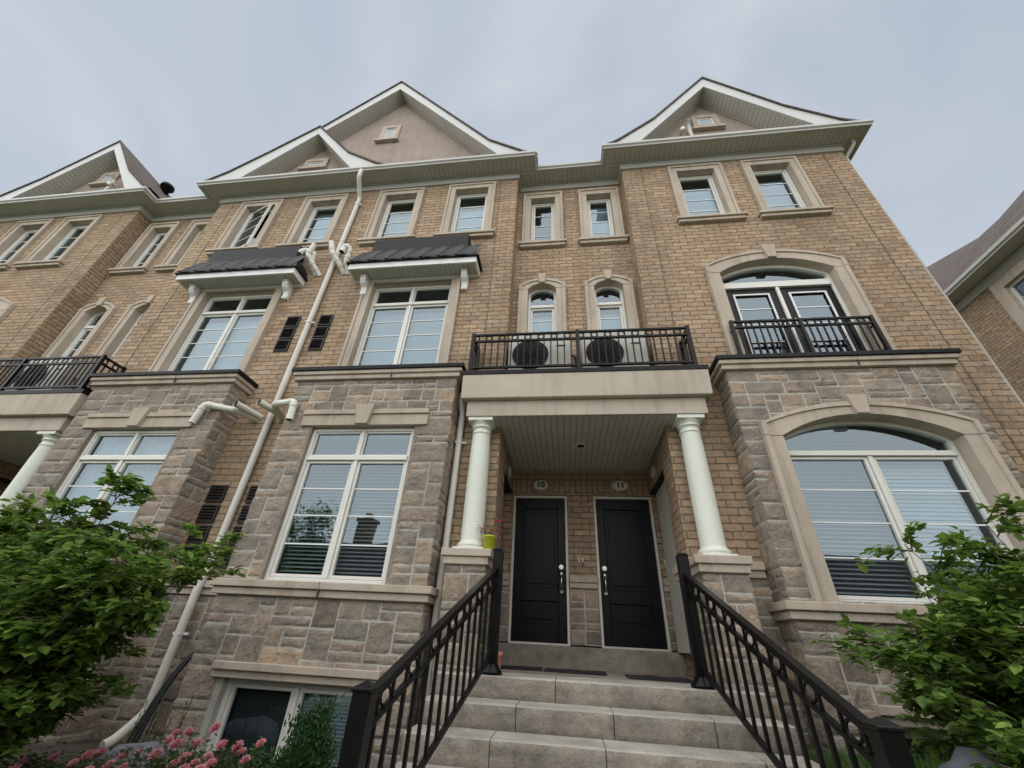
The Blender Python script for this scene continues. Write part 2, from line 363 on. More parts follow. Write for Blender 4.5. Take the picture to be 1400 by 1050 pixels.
def window(par,x0,x1,z0,z1,y,lights,glass='glass',inside='shade',trans=None,arched=0,lab=None,muntin_y=None,ztop=None):
    """lights: number of side by side casements; trans: z of transom; muntins n per casement; y: front plane of frame"""
    f=MB(); fw=.045
    if arched:   # straight sides to z1, then an arc of rise `arched`
        f.box(x0,x0+fw,y,y+.08,z0,z1); f.box(x1-fw,x1,y,y+.08,z0,z1); f.box(x0+fw,x1-fw,y,y+.08,z0,z0+fw)
        w=x1-x0; cx=(x0+x1)/2
        band(f,arc(cx,w,z1,arched),arc(cx,w-2*fw,z1-.004,arched-fw+.004),y,y+.08)
    else: frame_rect(f,x0,x1,z0,z1,fw,y,y+.08)
    if trans: f.box(x0+fw,x1-fw,y-.018,y+.08,trans-.03,trans+.03)
    tt=trans-.03 if trans else z1-fw
    n=lights; W=(x1-x0-2*fw)
    for i in range(1,n):
        xm=x0+fw+W*i/n; f.box(xm-.024,xm+.024,y-.006,y+.08,z0+fw,tt)
        if trans and not arched: f.box(xm-.024,xm+.024,y-.004,y+.08,trans+.03,z1-fw)
    s_=.034
    for i in range(n):
        a=x0+fw+W*i/n+(.024 if i else 0); b=x0+fw+W*(i+1)/n-(.024 if i<n-1 else 0)
        frame_rect(f,a+.004,b-.004,z0+fw+.004,tt-.004,s_,y+.014,y+.06)
        if trans and not arched: frame_rect(f,a+.004,b-.004,trans+.034,z1-fw-.004,.02,y+.014,y+.06)
    o=f.build('window','vinyl',par,bevel=.004)
    if lab:o['label']=lab
    g=MB()
    if arched:
        poly=[(x0+.01,z0+.02),(x1-.01,z0+.02)]+[(a,b) for a,b in reversed(arc((x0+x1)/2,x1-x0-.02,z1,arched-.02))]
        g.face([(a,y+.045,b) for a,b in poly])
    else: g.face([(x0+.02,y+.045,z0+.02),(x1-.02,y+.045,z0+.02),(x1-.02,y+.045,z1-.02),(x0+.02,y+.045,z1-.02)])
    g.build('pane',glass,o)
    if muntin_y:
        zb=z0+fw+s_; zt=tt-s_
        for i in range(n):
            a=x0+fw+W*i/n+.05; b=x0+fw+W*(i+1)/n-.05
            for k in range(1,muntin_y+1):
                zz=zb+(zt-zb)*k/(muntin_y+1); MB().box(a-.02,b+.02,y+.036,y+.043,zz-.008,zz+.008).build('muntin','white',o)
    zt2=z1+(arched if arched else 0); hv=int(abs(x0*37+z0*11))%4; shm=('shade','shade_b','shade_c','shade')[hv]; hf=(.42,.12,.30,.0)[(hv*3+int(abs(x0*5)))%4]
    room(o,x0+.01,x1-.01,z0+.01,zt2+.02,y+.085)
    a,b=x0+.06,x1-.06
    if inside=='blind': blinds(o,a,b,z0+.07,zt2-.05,y+.15)
    elif inside=='blindpale':
        blinds(o,a,(a+b)/2-.02,z0+.07,zt2-.05,y+.15); blinds(o,(a+b)/2+.02,b-.05,z0+.07,tt,y+.15,.045,1.25)
    elif inside=='blindlow':
        blinds(o,a,b,z0+.07,tt-.03,y+.15)
    elif inside=='shade':
        MB().box(a,b,y+.16,y+.165,z0+.06,tt-.06).build('roller_blind',shm,o)
    elif inside=='shadehalf':
        MB().box(a,b,y+.16,y+.165,z0+.03+(tt-z0)*hf*.0,tt-.03-(tt-z0)*hf*.5).build('roller_blind',shm,o)
    elif inside=='rightblind':
        blinds(o,(a+b)/2+.03,b,z0+.07,tt-.03,y+.13,.03,.9); MB().box(a,(a+b)/2-.03,y+.14,y+.145,z0+.06,tt-.06).build('roller_blind','shade_dark',o)
    elif inside=='curtain':
        c=MB(); nn=60
        for i in range(nn):
            u=a+(b-a)*i/nn; v=a+(b-a)*(i+1)/nn; yy=lambda q:y+.17+.02*math.sin(q*46)+.01*math.sin(q*17+1)
            c.face([(u,yy(u),z0+.05),(v,yy(v),z0+.05),(v,yy(v),zt2-.04),(u,yy(u),zt2-.04)])
        c.build('curtain','curtain',o)
    return o
def surround(win,x0,x1,z0,z1,Y,w=.17,sill=True,back=.10,sillw=.09,foot=True):
    """cast stone surround round a rectangular opening x0..x1,z0..z1"""
    m=MB(); a=.05; p1,p2=.04,.062; i=.0
    for (q0,q1,pp,z_) in ((0,w-a,p1,0),(w-a,w,p2,0)):
        m.box(x0-q1,x0-q0,Y-pp,Y+back,z0,z1+q0); m.box(x1+q0,x1+q1,Y-pp,Y+back,z0,z1+q0)
        m.box(x0-q1,x1+q1,Y-pp,Y+back,z1+q0+.0005,z1+q1)
    o=m.build('window_surround','cast',win,bevel=.006)
    if sill:
        s=MB(); s.box(x0-w-sillw,x1+w+sillw,Y-.11,Y+.10,z0-.055,z0); s.box(x0-w-sillw+.03,x1+w+sillw-.03,Y-.075,Y+.05,z0-.12,z0-.055)
        s.build('sill','cast',win,bevel=.008)
    return o
def arch_surround(win,x0,x1,z0,zs,rise,Y,w=.2,orise=None,back=.12,key=.2,sill=False,keyrise=.09,oz=None):
    m=MB(); a=.055; cx=(x0+x1)/2; W=x1-x0
    orise=orise or rise*1.0; ow=W+2*w; zo=zs+.10 if oz is None else oz
    m.box(x0-w+a,x0,Y-.045,Y+back,z0,zs-.005); m.box(x1,x1+w-a,Y-.045,Y+back,z0,zs-.005)
    m.box(x0-w,x0-w+a,Y-.066,Y+back,z0,zs-.005); m.box(x1+w-a,x1+w,Y-.066,Y+back,z0,zs-.005)
    inner=arc(cx,W,zs,rise); outer=arc(cx,ow,zo,orise); mid=arc(cx,ow-2*a,zo-.012,orise-.045)
    inner=[(x0-w+a,zs)]+inner+[(x1+w-a,zs)]; mid2=[(x0-w+a,zs+.001)]+mid+[(x1+w-a,zs+.001)]
    band(m,mid2,inner,Y-.05,Y+back)
    o2=[(x0-w,zs)]+outer+[(x1+w,zs)]; m2=[(x0-w+a,zs)]+mid+[(x1+w-a,zs)]
    band(m,o2,m2,Y-.07,Y+back)
    o=m.build('window_surround','cast',win,bevel=.005)
    k=MB(); zt=zo+orise+keyrise; zb=zs+rise-.015
    k.prism([(cx-key*.33,zb),(cx+key*.33,zb),(cx+key*.55,zt),(cx-key*.55,zt)],Y-.10,Y+back-.01)
    k.build('keystone','cast',win,bevel=.006)
    return o
def spandrel(mb,x0,x1,zs,rise,ztop,Y):
    pts=arc((x0+x1)/2,x1-x0,zs,rise)
    for (a,za),(b,zb) in zip(pts,pts[1:]): mb.face([(a,Y,za),(b,Y,zb),(b,Y,ztop),(a,Y,ztop)])
# ------------------------------------------------------------------ stone facing
def stone(mb,u0,u1,z0,z1,place,seed,holes=(),unit=.092,arch=None,maxw=5,amp=.009):
    """random ashlar; place(u,z,d)->xyz; holes rects (u0,u1,z0,z1); arch(u,z)->True if inside opening"""
    rg=random.Random(seed); nu=max(1,round((u1-u0)/unit)); nz=max(1,round((z1-z0)/unit)); du=(u1-u0)/nu; dz=(z1-z0)/nz
    occ=[[False]*nz for _ in range(nu)]
    def bad(i,j):
        u=u0+(i+.5)*du; z=z0+(j+.5)*dz
        return any(h[0]<u<h[1] and h[2]<z<h[3] for h in holes) or (arch is not None and arch(u,z))
    for i in range(nu):
        for j in range(nz):
            if bad(i,j): occ[i][j]=True
    for j in range(nz):
        for i in range(nu):
            if occ[i][j]: continue
            ww=rg.choice([2,2,3,3,3,4,4,5][:max(1,maxw+3)]); hh=rg.choice([1,1,2,2,2,3])
            ww=min(ww,maxw)
            if ww<hh: ww=hh
            w=0
            while w<ww and i+w<nu and not occ[i+w][j]: w+=1
            rem=0
            while i+w+rem<nu and not occ[i+w+rem][j] and rem<2: rem+=1
            if rem==1 and (i+w+1>=nu or occ[i+w+1][j]) : w+=1
            h=1
            while h<hh and j+h<nz and all(not occ[i+k][j+h] for k in range(w)): h+=1
            for k in range(w):
                for l in range(h): occ[i+k][j+l]=True
            a=u0+i*du; b=a+w*du; c=z0+j*dz; d=c+h*dz; g=.0098
            ga=g*rg.uniform(.6,1.5) if i>0 else 0; gb=g*rg.uniform(.4,1.3) if i+w<nu else 0
            a+=ga; b-=gb; c+=g*rg.uniform(.6,1.6); d-=g
            nx=max(3,w*3); nzv=max(3,h*3); base=rg.uniform(.007,.013); tone=min(1,max(0,rg.gauss(.52,.22))); sd=rg.uniform(0,100)
            tx=rg.uniform(-.005,.005); tz=rg.uniform(-.005,.005)
            V=[];F=[]
            for q in range(nzv+1):
                for p in range(nx+1):
                    u=a+(b-a)*p/nx; z=c+(d-c)*q/nzv
                    e=min(p,nx-p)/nx*w*du; e2=min(q,nzv-q)/nzv*h*dz; ed=min(1,min(e if (ga or p>nx/2) and (gb or p<nx/2) else 9,e2)/.03)
                    nn=noise.noise(Vector((u*9+sd,z*9,sd)))+.6*noise.noise(Vector((u*24,z*24+sd,3)))
                    dd=max(.0025,base*(.3+.7*ed)+ed*(amp*nn+tx*(p/nx-.5)*2+tz*(q/nzv-.5)*2))
                    if ed<1:
                        u+=.004*2*noise.noise(Vector((z*30,u*30,sd))) if 0<p<nx or (ga and gb) else 0; z+=.010*noise.noise(Vector((u*16,z*16,sd+9)))
                    V.append(place(u,z,dd))
            for q in range(nzv):
                for p in range(nx): k=q*(nx+1)+p; F.append((k,k+1,k+nx+2,k+nx+1))
            # sides down to the bed
            ring=[p for p in range(nx+1)]+[q*(nx+1)+nx for q in range(1,nzv+1)]+[nzv*(nx+1)+p for p in range(nx-1,-1,-1)]+[q*(nx+1) for q in range(nzv-1,0,-1)]
            nb=len(V)
            for r in ring:
                q,p=divmod(r,nx+1); V.append(place(a+(b-a)*p/nx,c+(d-c)*q/nzv,-.004))
            m=len(ring)
            for r in range(m): F.append((nb+r,nb+(r+1)%m,ring[(r+1)%m],ring[r]))
            mb.faces(V,F,tone=tone)
def front(Y): return lambda u,z,d:(u,Y-d,z)
def sidep(x,sgn,flip=False): return lambda u,z,d:(x+sgn*d,u,z)
# ------------------------------------------------------------------ bay (projecting stone bay)
BAYPATH=lambda x0,x1:[(x0,YB),(x0,YS),(x1,YS),(x1,YB)]
def bay(par,x0,x1,seed,archwin=False,ztopw=2.37,inside='blind',gls='glass_low'):
    cx=(x0+x1)/2; zb=-1.75; zs=.295; zc=3.13
    if archwin: wx0,wx1,wz0=2.53,4.39,.45; zsp,rise=2.17,.27
    else: wx0,wx1,wz0=cx-.745,cx+.745,.45
    wz1=2.38
    core=MB(); t=.013
    holes=[(wx0,wx1,wz0,wz1+.25 if archwin else wz1)]
    bx0,bx1=(cx-.765,cx+.765) 
    holes.append((bx0,bx1,-1.75,-.44))
    y=YS
    wall_y(core,x0,x1,zb,zc,y,holes,.14,reveal=not archwin)
    if archwin: spandrel(core,wx0,wx1,zsp,rise,wz1+.25,y+.001)
    wall_x(core,x0,y,YB,zb,zc,-1); wall_x(core,x1,y,YB,zb,zc,1)
    core.build('bay_mortar','mortar',par)
    if not archwin:
        for xx,a_,e_ in ((wx0,-1,.014),(wx1,1,.014)): rv=MB(); rv.box(xx-.03 if a_<0 else xx-.012,xx+.012 if a_<0 else xx+.03,y-.008,y+.13,wz0,wz1-.01,tone=.55); rv.build('window_reveal','stone',par,tone=True)
    st=MB(); A=None
    if archwin:
        om=arc(cx,wx1-wx0+.2,zsp+.05,rise+.03,20)
        def A(u,z):
            if not(wx0-.1<u<wx1+.1) or z<wz0: return False
            if z<zsp+.05: return True
            for (a,za),(b,zb_) in zip(om,om[1:]):
                if a<=u<=b: return z<za+(zb_-za)*(u-a)/(b-a)
            return False
    stone(st,x0,x1,zs+.0,zc,front(y),seed,[] if archwin else [(wx0,wx1,wz0-.2,wz1+.19)],arch=A)
    stone(st,x0,x1,zb,zs,front(y),seed+1,[(bx0-.03,bx1+.03,-1.8,-.31)])
    for (xx,sg,sd) in ((x0,-1,2),(x1,1,3)):
        P_=sidep(xx,sg)
        if sg<0: P_=(lambda q:(lambda u,z,d:(q-d,YB+YS-u,z)))(xx)
        stone(st,YS+.0,YB-.001,zb,zs,P_,seed+sd,maxw=3); stone(st,YS+.0,YB-.001,zs,zc,P_,seed+sd+5,maxw=3)
    st.build('stone_facing','stone',par,tone=True)
    path=BAYPATH(x0,x1)
    # string course at sill height
    s=MB(); s.sweep(path,[(-.02,.30),(.05,.30),(.05,.375),(-.02,.375)]); s.sweep(path,[(-.02,.3755),(.085,.3755),(.085,.45),(-.02,.45)])
    s.build('string_course','cast',par,bevel=.008)
    jo=MB(); jo.box(cx-.004+.03,cx+.004+.03,YS-.087,YS-.04,.300,.4505); jo.build('mortar_joint','sealant',par)
    jo=MB(); jo.box(cx+.25,cx+.256,YS-.087,YS-.04,3.125,3.2505); jo.build('mortar_joint','sealant',par)
    c=MB(); c.sweep(path,[(-.02,3.12),(.055,3.12),(.055,3.19),(-.02,3.19)]); c.sweep(path,[(-.02,3.1905),(.085,3.1905),(.085,3.25),(-.02,3.25)])
    c.box(x0+.0,x1-.0,YS+.0,YB,3.15,3.25)
    c.build('bay_cornice','cast',par,bevel=.008)
    fl=MB(); fl.sweep(path,[(-.02,3.2505),(.11,3.2505),(.11,3.31),(-.02,3.335)]); fl.box(x0,x1,YS,YB,3.252,3.33); fl.build('bay_flashing','flash',par,bevel=.004)
    # main window
    if archwin:
        w=window(par,wx0,wx1,wz0,zsp,y+.10,2,gls,inside,trans=2.01,arched=rise,muntin_y=3)
        arch_surround(w,wx0,wx1,wz0,zsp,rise,y-.015,w=.205,orise=.265,oz=2.335,back=.15,key=.2,keyrise=.075)
    else:
        w=window(par,wx0+.012,wx1-.012,wz0,wz1-.02,y+.045,2,gls,inside,trans=1.93,muntin_y=3)
        l=MB(); l.box(cx-.90,cx+.90,y-.045,y+.13,wz1-.01,2.53); l.box(cx-.90,cx+.90,y-.07,y+.10,2.5305,2.60)
        l.build('lintel','cast',par,bevel=.006)
        MB().prism([(cx-.085,wz1-.012),(cx+.085,wz1-.012),(cx+.14,2.665),(cx-.14,2.665)],y-.105,y).build('keystone','cast',par,bevel=.006)
    # basement window and lintel
    l=MB(); l.box(cx-.89,cx+.89,y-.05,y+.13,-.44,-.372); l.box(cx-.89,cx+.89,y-.085,y+.10,-.3715,-.305); l.build('lintel','cast',par,bevel=.006)
    window(par,bx0,bx1,-1.70,-.445,y+.08,2,gls,'rightblind' if not archwin else 'blind',muntin_y=1)
    return w
# ------------------------------------------------------------------ eaves (one long profile cut per house)
WP=[(-14.5,12),(-14.5,YB),(-10.22,YB),(-10.22,YM),(-8.0,YM),(-8.0,YB),(-.86,YB),(-.86,YM),(1.345,YM),(1.345,YB),(5.6,YB),(5.6,12)]
def eaves(par,i0,i1):
    f=MB(); f.sweep(WP,[(-.02,8.50),(.035,8.50),(.035,8.66),(-.02,8.66)],i0,i1,caps=False); f.sweep(WP,[(-.02,8.6605),(.06,8.6605),(.06,8.70),(-.02,8.70)],i0,i1,caps=False); f.build('frieze','gutter',par)
    s=MB()
    # soffit with ribs across the eave
    def pt(i):
        def nrm(a,b):
            d=Vector((b[0]-a[0],b[1]-a[1])).normalized(); return Vector((d.y,-d.x))
        if i==0: return nrm(WP[0],WP[1])
        if i==len(WP)-1: return nrm(WP[-2],WP[-1])
        a=nrm(WP[i-1],WP[i]);b=nrm(WP[i],WP[i+1]); return (a+b)/(1+a.dot(b))
    for i in range(i0,i1):
        a,b=Vector(WP[i]),Vector(WP[i+1]); ma,mb_=pt(i),pt(i+1); d=(b-a).normalized()
        o=[a,b,b+mb_*.36,a+ma*.36]
        q=[(p.x,p.y,8.70) for p in o]; uv=[(p.dot(d),(p-a).dot(Vector((d.y,-d.x)))) for p in o]
        q.reverse(); uv.reverse(); s.face(q,uv)
    s.build('soffit','soffit',par)
    g=MB(); g.sweep(WP,[(.34,8.68),(.395,8.68),(.40,8.715),(.43,8.74),(.43,8.80),(.415,8.80),(.40,8.76),(.34,8.76)],i0,i1,caps=False)
    g.sweep(WP,[(.33,8.76),(.345,8.76),(.345,8.83),(.33,8.83)],i0,i1,caps=False)
    g.build('gutter','gutter',par)
# ------------------------------------------------------------------ gables
def gable(par,outl,inner,yf=4.75,yw=5.09,yback=12,zbase=8.80,win=None):
    """outl: left foot..apex..right foot top outline (x,z); inner: 3 points of the rake's lower edge"""
    r=MB(); t=.03
    # rake boards
    def at_(poly,x):
        for (a,za),(b,zb) in zip(poly,poly[1:]):
            if a-1e-6<=x<=b+1e-6: return za+(zb-za)*(x-a)/(b-a)
        return poly[0][1] if x<poly[0][0] else poly[-1][1]
    xs=sorted({x for x,_ in outl}|{x for x,_ in inner})
    xs=[x for x in xs if outl[0][0]<=x<=outl[-1][0]]
    lo=lambda x: at_(inner,x) if inner[0][0]<=x<=inner[-1][0] else zbase
    top=[(x,at_(outl,x)) for x in xs]; bot=[(x,min(lo(x),at_(outl,x)-.01)) for x in xs]
    band(r,top,bot,yf-.02,yf+.02); r.build('rake_board','fascia',par)
    # roof skin
    k=MB(); u=0; 
    for (a,za),(b,zb) in zip(outl,outl[1:]):
        ln=math.hypot(b-a,zb-za); n=Vector((-(zb-za),b-a)).normalized()*t
        k.face([(a,yf-.05,za+.004),(b,yf-.05,zb+.004),(b,yback,zb+.004),(a,yback,za+.004)],[(yf,u),(yf,u+ln),(yback,u+ln),(yback,u)])
        k.face([(a,yf-.05,za+t+.03),(a,yback,za+t+.03),(b,yback,zb+t+.03),(b,yf-.05,zb+t+.03)][::-1],[(yf,u),(yback,u),(yback,u+ln),(yf,u+ln)][::-1])
        k.face([(a,yf-.05,za+.004),(a,yf-.05,za+t+.03),(b,yf-.05,zb+t+.03),(b,yf-.05,zb+.004)][::-1])
        u+=ln
    k.build('roof','shingle',par)
    # soffit under the rake, ribs at right angles to the slope
    s=MB(); u=0
    for (a,za),(b,zb) in zip(inner,inner[1:]):
        ln=math.hypot(b-a,zb-za)
        s.face([(a,yf+.02,za),(a,yw+.02,za),(b,yw+.02,zb),(b,yf+.02,zb)],[(u,yf),(u,yw),(u+ln,yw),(u+ln,yf)]); u+=ln
    s.build('soffit','soffit',par)
    w=MB(); ia=inner[len(inner)//2]
    w.face([(inner[0][0],yw,inner[0][1]),(inner[-1][0],yw,inner[-1][1]),(ia[0],yw,ia[1])]); w.build('gable_wall','stucco',par)
    tr=MB()
    for (a,za),(b,zb) in zip(inner,inner[1:]):
        band(tr,[(a,za-.002),(b,zb-.002)],[(a,za-.10),(b,zb-.10)],yw-.02,yw+.01)
    tr.build('gable_trim','stucco',par)
    if win:
        x0,x1,z0,z1=win; f=MB(); frame_rect(f,x0-.13,x1+.13,z0-.03,z1+.13,.12,yw-.05,yw+.01); f.box(x0-.19,x1+.19,yw-.10,yw,z0-.11,z0-.03)
        o=f.build('gable_window','cast',par,bevel=.006)
        f=MB(); frame_rect(f,x0-.01,x1+.01,z0,z1+.01,.03,yw-.025,yw); f.build('window_frame','white',o); MB().box(x0+.015,x1-.015,yw-.012,yw-.008,z0+.02,z1-.02).build('pane','curtain',o)
# ------------------------------------------------------------------ metal railing panel in the xz plane
def rail_panel(o,P,length,zt,zb,pitch=.1,ring_every=2,ringr=.033,gap=.105,postw=.045):
    """P(s,z)->xyz along the run; three rails, balusters and a row of rings"""
    for z,h in ((zt-.0,.028),(zt-gap,.028),(zb+.012,.03)): MB().bar(P(0,z),P(length,z),.036,h).build('rail','black',o)
    n=max(2,round(length/pitch))
    e=(P(1,0)[0]-P(0,0)[0],P(1,0)[1]-P(0,0)[1],0)
    for i in range(1,n):
        s=length*i/n; b=MB(); b.bar(P(s,zb),P(s,zt-gap),.018,.018,e); b.bar(P(s,zt-gap),P(s,zt),.013,.013,e); b.build('baluster','black',o)
    for i in range(n):
        if i%ring_every: continue
        c=length*(i+.5)/n; zc=zt-gap/2; k=MB()
        k.tube([P(c+ringr*math.cos(a*math.pi/8),zc+ringr*math.sin(a*math.pi/8)) for a in range(17)],.0085,5,False); k.build('ring','black',o)
# ================================================================== HOUSES
HG='townhouses of the brick row'
NWIN_Z0,NWIN_Z1=6.72,8.25
F3H=(.37,)
def f3win(par,cx,Y,w=.72,inside='shadehalf',tw=.16,lab=None,mun=3,sillw=.09):
    x0,x1=cx-w/2,cx+w/2
    o=window(par,x0,x1,6.72,8.24,Y+.10,1,'glass',inside,muntin_y=mun,lab=lab); surround(o,x0,x1,6.715,8.245,Y,w=tw,sillw=sillw); return o
def joint(mb,x,z0=3.35,z1=8.49,Y=YB): mb.box(x-.006,x+.006,Y-.003,Y+.01,z0,z1)
# ---- right end house (also mirrored as the far left one)
def end_house(name,label,i0,i1,first):
    h=empty(name,None,label,'townhouse',HG)
    b=MB(); holes=[(2.60,4.32,3.30,5.27+.27),(2.40,3.12,6.72,8.24),(3.81,4.53,6.72,8.24)]
    wall_y(b,1.345,5.6,.845 if False else -1.75,ZTOP,YB,holes,.12)
    spandrel(b,2.60,4.32,5.27,.27,5.54,YB)
    wall_x(b,5.6,YB,12,-1.75,ZTOP,1); wall_x(b,1.345,YB,YM+.3,2.6,ZTOP,-1)
    b.build('brick_wall','brick',h)
    for jx in (1.72,5.23): j=MB(); joint(j,jx,.9); j.build('movement_joint','sealant',h)
    w=window(h,2.60,4.32,3.31,5.27,YB+.10,2,'glass','none',trans=5.08,arched=.27) if False else None
    # arched french door opening
    f=MB(); x0,x1=2.60,4.32; y=YB+.10
    f.box(x0,x0+.05,y,y+.09,3.31,5.27); f.box(x1-.05,x1,y,y+.09,3.31,5.27)
    band(f,arc(3.46,1.72,5.27,.27),arc(3.46,1.60,5.265,.21),y,y+.09)
    f.box(x0+.05,x1-.05,y-.02,y+.09,5.02,5.14); f.box(3.435,3.485,y-.01,y+.05,3.31,5.02)
    fr=f.build('french_window','vinyl',h,bevel=.004)
    g=MB(); g.face([(a,y+.05,c) for a,c in [(x0+.02,5.13),(x1-.02,5.13)]+list(reversed(arc(3.46,1.66,5.26,.25)))]); g.build('fanlight_pane','glass',fr)
    for q0,q1 in ((2.652,3.433),(3.487,4.268)):
        d=MB(); fw=.125; frame_rect(d,q0,q1,3.32,5.018,fw,y+.02,y+.06)
        dd=d.build('french_door','door',h,bevel=.003)
        wt=MB(); frame_rect(wt,q0+fw-.01,q1-fw+.01,3.32+fw+.1,5.018-fw+.01,.027,y+.004,y+.019); wt.box(q0+fw,q1-fw,y+.004,y+.02,3.445,3.56); wt.build('glazing_bead','white',dd)
        for zz in (3.95,4.28,4.60): MB().box(q0+fw+.02,q1-fw-.02,y+.032,y+.038,zz-.009,zz+.009).build('muntin','white',dd)
        g=MB(); g.face([(q0+fw,y+.04,3.4),(q1-fw,y+.04,3.4),(q1-fw,y+.04,4.95),(q0+fw,y+.04,4.95)]); g.build('pane','glass',dd)
        lv=q1-.06 if q0<3 else q0+.06
        MB().box(lv-.014,lv+.014,y+.0,y+.02,4.2,4.36).tube([(lv,y-.01,4.28),(lv+(-.1 if q0<3 else .1),y-.03,4.28)],.009,6).build('lever_handle','chrome',dd)
    room(fr,x0+.01,x1-.01,3.31,5.56,y+.09)
    arch_surround(fr,x0,x1,3.31,5.27,.27,YB,w=.20,orise=.29,oz=5.44,back=.11,key=.2,keyrise=.10)
    f3win(h,2.76,YB); f3win(h,4.17,YB)
    bay(h,2.126,4.75,40+i0,archwin=True,inside='blindpale')
    # belt course to the porch
    s=MB(); s.sweep([(1.91,YB),(2.10,YB)],[(-.02,.69),(.035,.69),(.035,.765),(-.02,.765)]); s.sweep([(1.91,YB),(2.10,YB)],[(-.02,.7655),(.06,.7655),(.06,.845),(-.02,.845)]); s.build('belt_course','cast',h,bevel=.006)
    st=MB(); stone(st,1.66,2.126,-1.75,.69,front(YB-.004),90,maxw=3); st.build('stone_facing','stone',h,tone=True); st=MB(); stone(st,4.75,5.6,-1.75,.38,front(YB-.004),91); st.build('stone_facing','stone',h,tone=True)
    MB().box(1.4,2.126,YB-.003,YB+.02,-1.75,.69).build('stone_mortar','mortar',h); MB().box(4.75,5.6,YB-.003,YB+.02,-1.75,.38).build('stone_mortar','mortar',h)
    eaves(h,i0,i1) if first else None
    outl=[(.95,8.84),(1.30,9.06),(2.12,9.80),(3.45,11.47),(4.78,9.80),(5.60,9.06),(6.0,8.84)]
    inner=[(1.58,8.79),(3.40,11.08),(5.30,8.79)]
    gable(h,outl,inner,yf=4.75,yw=5.12,win=(3.27,3.60,10.04,10.42) if not first else (3.22,3.54,9.98,10.38))
    p=MB(); p.tube([(2.93,5.02,8.9),(2.93,5.02,9.9),(2.93,4.98,9.98),(2.93,4.88,10.02)],.045,10); p.tube([(2.86,5.05,9.3),(2.86,4.98,9.42),(2.78,4.9,9.50)],.05,10) if False else None
    p.build('vent_pipe','downpipe',h)
    p=MB(); p.tube([(2.72,5.1,9.62),(2.72,4.92,9.66),(2.72,4.88,9.6),(2.72,4.88,9.52)],.05,10); p.build('vent_elbow','pvc',h)
    # juliet balcony rail
    jr=bpy.data.objects.new('juliet_balcony',None); C.objects.link(jr); jr.parent=h
    zt,zb=4.14,3.40; Y=4.93; X0,X1=2.49,4.37
    for x in (X0,(X0+X1)/2,X1):
        po=MB(); po.box(x-.022,x+.022,Y-.022,Y+.022,3.34,zt+.02)
        if abs(x-(X0+X1)/2)>.1:
            for z in (3.6,zt-.13): po.bar((x,Y,z),(x,YB-.04,z),.02,.02)
        po.build('post','black',jr)
    rail_panel(jr,lambda s,z:(X0+s,Y,z),(X1-X0)/2,zt,zb,.094,2,.036,.11)
    rail_panel(jr,lambda s,z:((X0+X1)/2+s,Y,z),(X1-X0)/2,zt,zb,.094,2,.036,.11)
    return h
H_R=end_house('townhouse','end brick townhouse with arched french doors and arched bay window right of the entrance',9,11,True)
MB.xf=(-8.875,-1,0)
H_N=end_house('townhouse','far left brick townhouse whose white rake and shingled gable rise at the frame edge',0,0,False)
MB.xf=(0,1,0)
eaves(H_N,0,3)
# ---- centre-left double house
H_L=empty('townhouse',None,'wide brick townhouse with big pink stucco gable, two stone bays and black awnings','townhouse',HG)
b=MB(); XL,XR=-8.0,-.86; SASH=19
W3=[(-6.82,'W1'),(-5.22,'W2'),(-3.43,'W3'),(-1.84,'W4')]
b0=(-7.38,-4.98); b1=(-3.89,-1.49)
F2=[(-6.86,-5.37),(-3.42,-1.93)]
holes=[(c-.36,c+.36,6.72,8.24) for c,_ in W3]+[(a,c,3.31,5.47) for a,c in F2]
wall_y(b,XL,XR,-1.75,ZTOP,YB,holes,.12)
wall_x(b,XR,YB,YM+.3,2.6,ZTOP,1); wall_x(b,XL,YB,YM+.3,2.6,ZTOP,-1)
b.build('brick_wall','brick',H_L)
for jx,jz in ((-1.22,.9),(-7.64,3.35)): j=MB(); joint(j,jx,jz); j.build('movement_joint','sealant',H_L)
for k,(c,nm) in enumerate(W3):
    if nm!='W1': f3win(H_L,c,YB,inside='shadehalf')
    else:
        # open casement: frame and a sash swung outward, hinged on its right side
        x0,x1=c-.36,c+.36; y=YB+.10; f=MB(); frame_rect(f,x0,x1,6.72,8.24,.05,y,y+.08); o=f.build('window','vinyl',H_L,bevel=.004); o['label']='open casement window with its sash swung outward'
        room(o,x0+.01,x1-.01,6.73,8.26,y+.085); surround(o,x0,x1,6.715,8.245,YB,w=.16)
        sa=MB(); hx=x0+.06; a=R(SASH); L_=.66
        dx,dy=math.cos(a),-math.sin(a)
        Q=lambda s,z:(hx+dx*s,y+.02+dy*s,z)
        for s_,t_,z_,z2 in ((0,.04,6.79,8.18),(L_-.04,L_,6.79,8.18)):
            sa.bar(Q((s_+t_)/2,z_),Q((s_+t_)/2,z2),.04,.04,(dx,dy,0))
        for z_ in (6.79,8.18): sa.bar(Q(0,z_),Q(L_,z_),.04,.04)
        so=sa.build('open_sash','vinyl',o)
        g=MB(); g.face([Q(.03,6.8),Q(L_-.03,6.8),Q(L_-.03,8.17),Q(.03,8.17)]); g.build('sash_pane','glass',so)
        m=MB(); 
        for q in (1,2,3): m.bar(Q(.03,6.79+1.39*q/4),Q(L_-.03,6.79+1.39*q/4),.008,.016)
        m.bar((x1-.12,y,8.16),Q(L_*.75,8.17),.012,.02); m.bar((x1-.12,y,6.80),Q(L_*.75,6.79),.012,.02); m.build('stay','white',so)
        MB().box(x1-.30,x1-.14,y-.02,y+.04,6.82,7.22).build('white_box','white',o)
